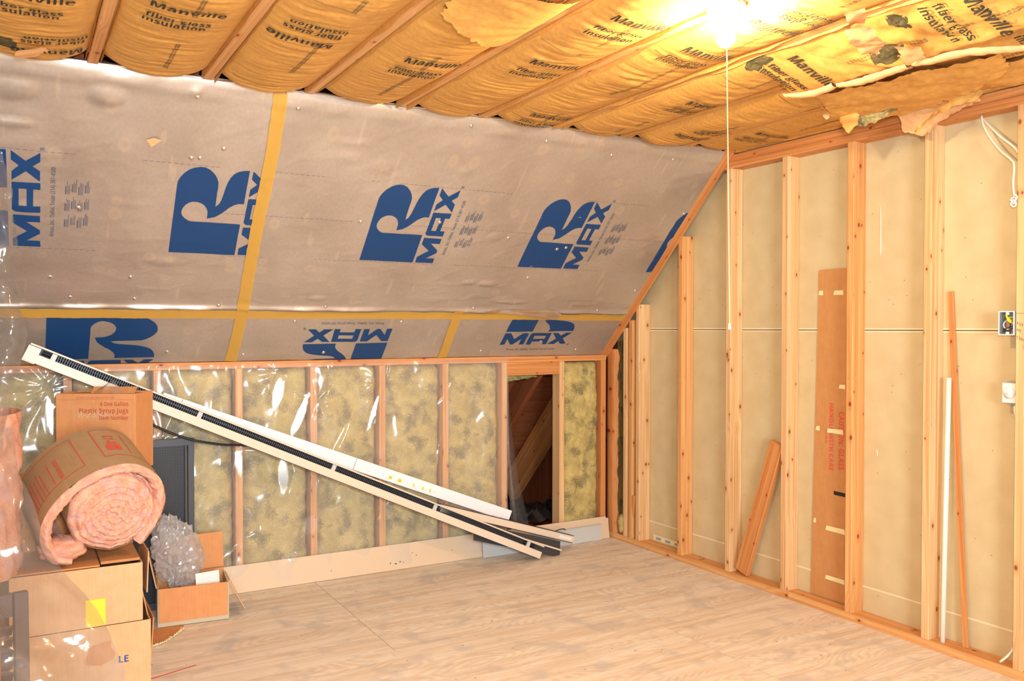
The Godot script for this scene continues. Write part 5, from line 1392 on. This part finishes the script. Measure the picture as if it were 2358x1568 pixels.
		put("wire", tube(curve(q[2], 0.004), q[1], 6), q[0], o)
	# covered junction box below
	o = thing("junction_box", "small white covered junction box low on the right-hand stud", "electrical box")
	var cover := box("cover", Vector3(0.020, 1.108, 2.655), Vector3(0.055, 1.188, 2.7195), M.white_plastic, o, 0.004)
	put("round_boss", tube([Vector3(0.020, 1.148, 2.688), Vector3(0.015, 1.148, 2.688)], 0.024, 20), M.white_plastic, cover)
	put("centre_knob", tube([Vector3(0.015, 1.148, 2.688), Vector3(0.009, 1.148, 2.688)], 0.007, 12), M.porcelain, cover)
	for y in [1.192, 1.104]:
		box("clamp", Vector3(0.028, y - 0.004, 2.675), Vector3(0.048, y + 0.004, 2.705), M.box_grey, o, 0.0)
	put("cable_stub", tube(curve([Vector3(0.04, 1.105, 2.700), Vector3(0.035, 1.07, 2.702), Vector3(0.03, 1.03, 2.719)]), 0.005, 8), M.cable_white, o)
	put("cable_stub", tube(curve([Vector3(0.04, 1.192, 2.708), Vector3(0.038, 1.22, 2.712), Vector3(0.038, 1.27, 2.719)]), 0.004, 8), M.cable_white, o)
	# cables from the top plate
	tag(put("electrical_cable", tube(curve([Vector3(0.050, 2.302, 2.535), Vector3(0.040, 2.26, 2.575), Vector3(0.020, 2.20, 2.635), Vector3(0.015, 2.14, 2.70), Vector3(0.01, 2.115, 2.717)]), 0.0042, 8), M.cable_white), "upper white cable drooping from the top plate to the right-hand stud", "cable", "white cables under the top plate")
	tag(put("electrical_cable", tube(curve([Vector3(0.036, 2.302, 2.550), Vector3(0.020, 2.24, 2.575), Vector3(0.010, 2.15, 2.635), Vector3(0.0, 2.09, 2.695), Vector3(-0.006, 2.06, 2.712), Vector3(-0.007, 1.99, 2.710), Vector3(-0.008, 1.94, 2.716)]), 0.0042, 8), M.cable_white), "lower white cable dropping from the top plate to a knot on the stud", "cable", "white cables under the top plate")
	var kt := []
	for k in 40:
		var a := TAU * k / 13.0
		kt.append(Vector3(-0.012 + 0.006 * sin(a * 1.3), 1.935 + 0.011 * cos(a) - k * 0.0008, 2.716 + 0.010 * sin(a)))
	tag(put("twine_knot", tube(kt, 0.003, 6), M.paper_white), "white twine knot tied to the stud below the cables", "twine")
	tag(put("electrical_cable", tube(curve([Vector3(0.04, 0.14, 2.718), Vector3(0.02, 0.09, 2.70), Vector3(0.01, 0.045, 2.665)]), 0.005, 8), M.cable_white), "short white cable curling down to the bottom plate", "cable")
	# pencilled note on the right-hand stud
	var pn := begin()
	for q in [["FUT", 1.432], ["HT.", 1.405], ["CIRC", 1.375]]:
		letters_into(pn, q[0], 0.011, func(p: Vector2): return Vector3(-0.0006, q[1] + p.y - 0.45 * p.x, 2.728 + p.x), false, 0.0, 0.0)
	prism_into(pn, rect(0.001, 0.0008, 0.0), Vector3(-0.0006, 1.470, 2.7215), Vector3(-0.0006, 1.470, 2.757), Vector3.UP)
	tag(put("stud_note", done(pn), M.cable_black), "handwritten note in black on the right-hand stud", "handwriting")
	# printed tape strip at the foot of the wall
	o = thing("printed_tape", "blue and yellow printed tape strip low on the wall between the first studs", "tape")
	box("strip", Vector3(0.087, 0.045, 0.36), Vector3(0.0885, 0.078, 0.66), M.masking_tape, o, 0.0)
	for k in 3: box("blue_patch", Vector3(0.0862, 0.052, 0.385 + k * 0.09), Vector3(0.0869, 0.068, 0.435 + k * 0.09), M.pale_blue_ink, o, 0.0)
	# paint drips on the gypsum
	for q in [[2.03, 1.76, 1.99], [1.245, 0.2, 0.21], [2.02, 0.80, 0.83]]:
		tag(put("paint_drip", tube([Vector3(0.0895, q[1], q[0] - 0.002), Vector3(0.0892, q[1] + (q[2] - q[1]) * 0.15, q[0]), Vector3(0.0900, q[2], q[0] - 0.004)], 0.0022, 6), M.paper_white), ["long white drip high on the gypsum board", "short white smear near the leaning board", "small white smear low on the gypsum board"][int(q[1] < 1.0) + int(q[1] > 0.5 and q[1] < 1.0)], "paint drip")

# ---------------------------------------------------------------- the lamp
func lamp() -> void:
	var o := thing("ceiling_lamp", "bare glowing bulb in a white porcelain holder with a pull cord", "lamp")
	var c := Vector3(-1.612, 2.285, 2.765)
	var holder := put("holder", lathe([Vector2(0.0, 0.098), Vector2(0.058, 0.098), Vector2(0.060, 0.085), Vector2(0.052, 0.072), Vector2(0.030, 0.062), Vector2(0.024, 0.050), Vector2(0.022, 0.042), Vector2(0.0, 0.042)], c, 28), M.porcelain, o)
	put("screw_cap", lathe([Vector2(0.014, 0.060), Vector2(0.0145, 0.040), Vector2(0.014, 0.036)], c, 20), M.foil_bright, o)
	var glow := mat("bulb_glow", rgb(255, 244, 220), 0.4)
	glow.emission_enabled = true
	glow.emission = rgb(255, 226, 170)
	glow.emission_energy_multiplier = 14.0
	var prof := []
	for k in 15:
		var a := PI * k / 14.0
		var r := 0.0295 * sin(a)
		var y := -0.0295 * cos(a)
		if y > 0.012: r = lerpf(0.027, 0.0145, smoothstep(0.012, 0.034, y * 1.16))
		prof.append(Vector2(maxf(r, 0.0), y * (1.0 if y < 0.012 else 1.25)))
	prof[14] = Vector2(0.0135, 0.040)
	prof.reverse()
	put("light_bulb", lathe(prof, c, 28), glow, o)
	put("pull_cord", tube([c + Vector3(-0.020, 0.052, 0.014), Vector3(-1.622, 2.244, 2.780), Vector3(-1.616, 1.85, 2.783), Vector3(-1.610, 1.422, 2.785)], 0.0017, 6), M.cord_cream, holder)
	put("cord_bell", lathe([Vector2(0.0, 0.012), Vector2(0.003, 0.011), Vector2(0.005, -0.006), Vector2(0.0, -0.008)], Vector3(-1.610, 1.414, 2.785), 12), M.white_plastic, holder)
	var l := OmniLight3D.new()
	l.name = "bulb_light"
	l.light_color = Color(1.0, 0.92, 0.76)
	l.light_energy = 1.5
	l.light_size = 0.028
	l.omni_range = 15.0
	l.omni_attenuation = 2.0
	l.shadow_enabled = true
	o.add_child(l)
	l.position = c
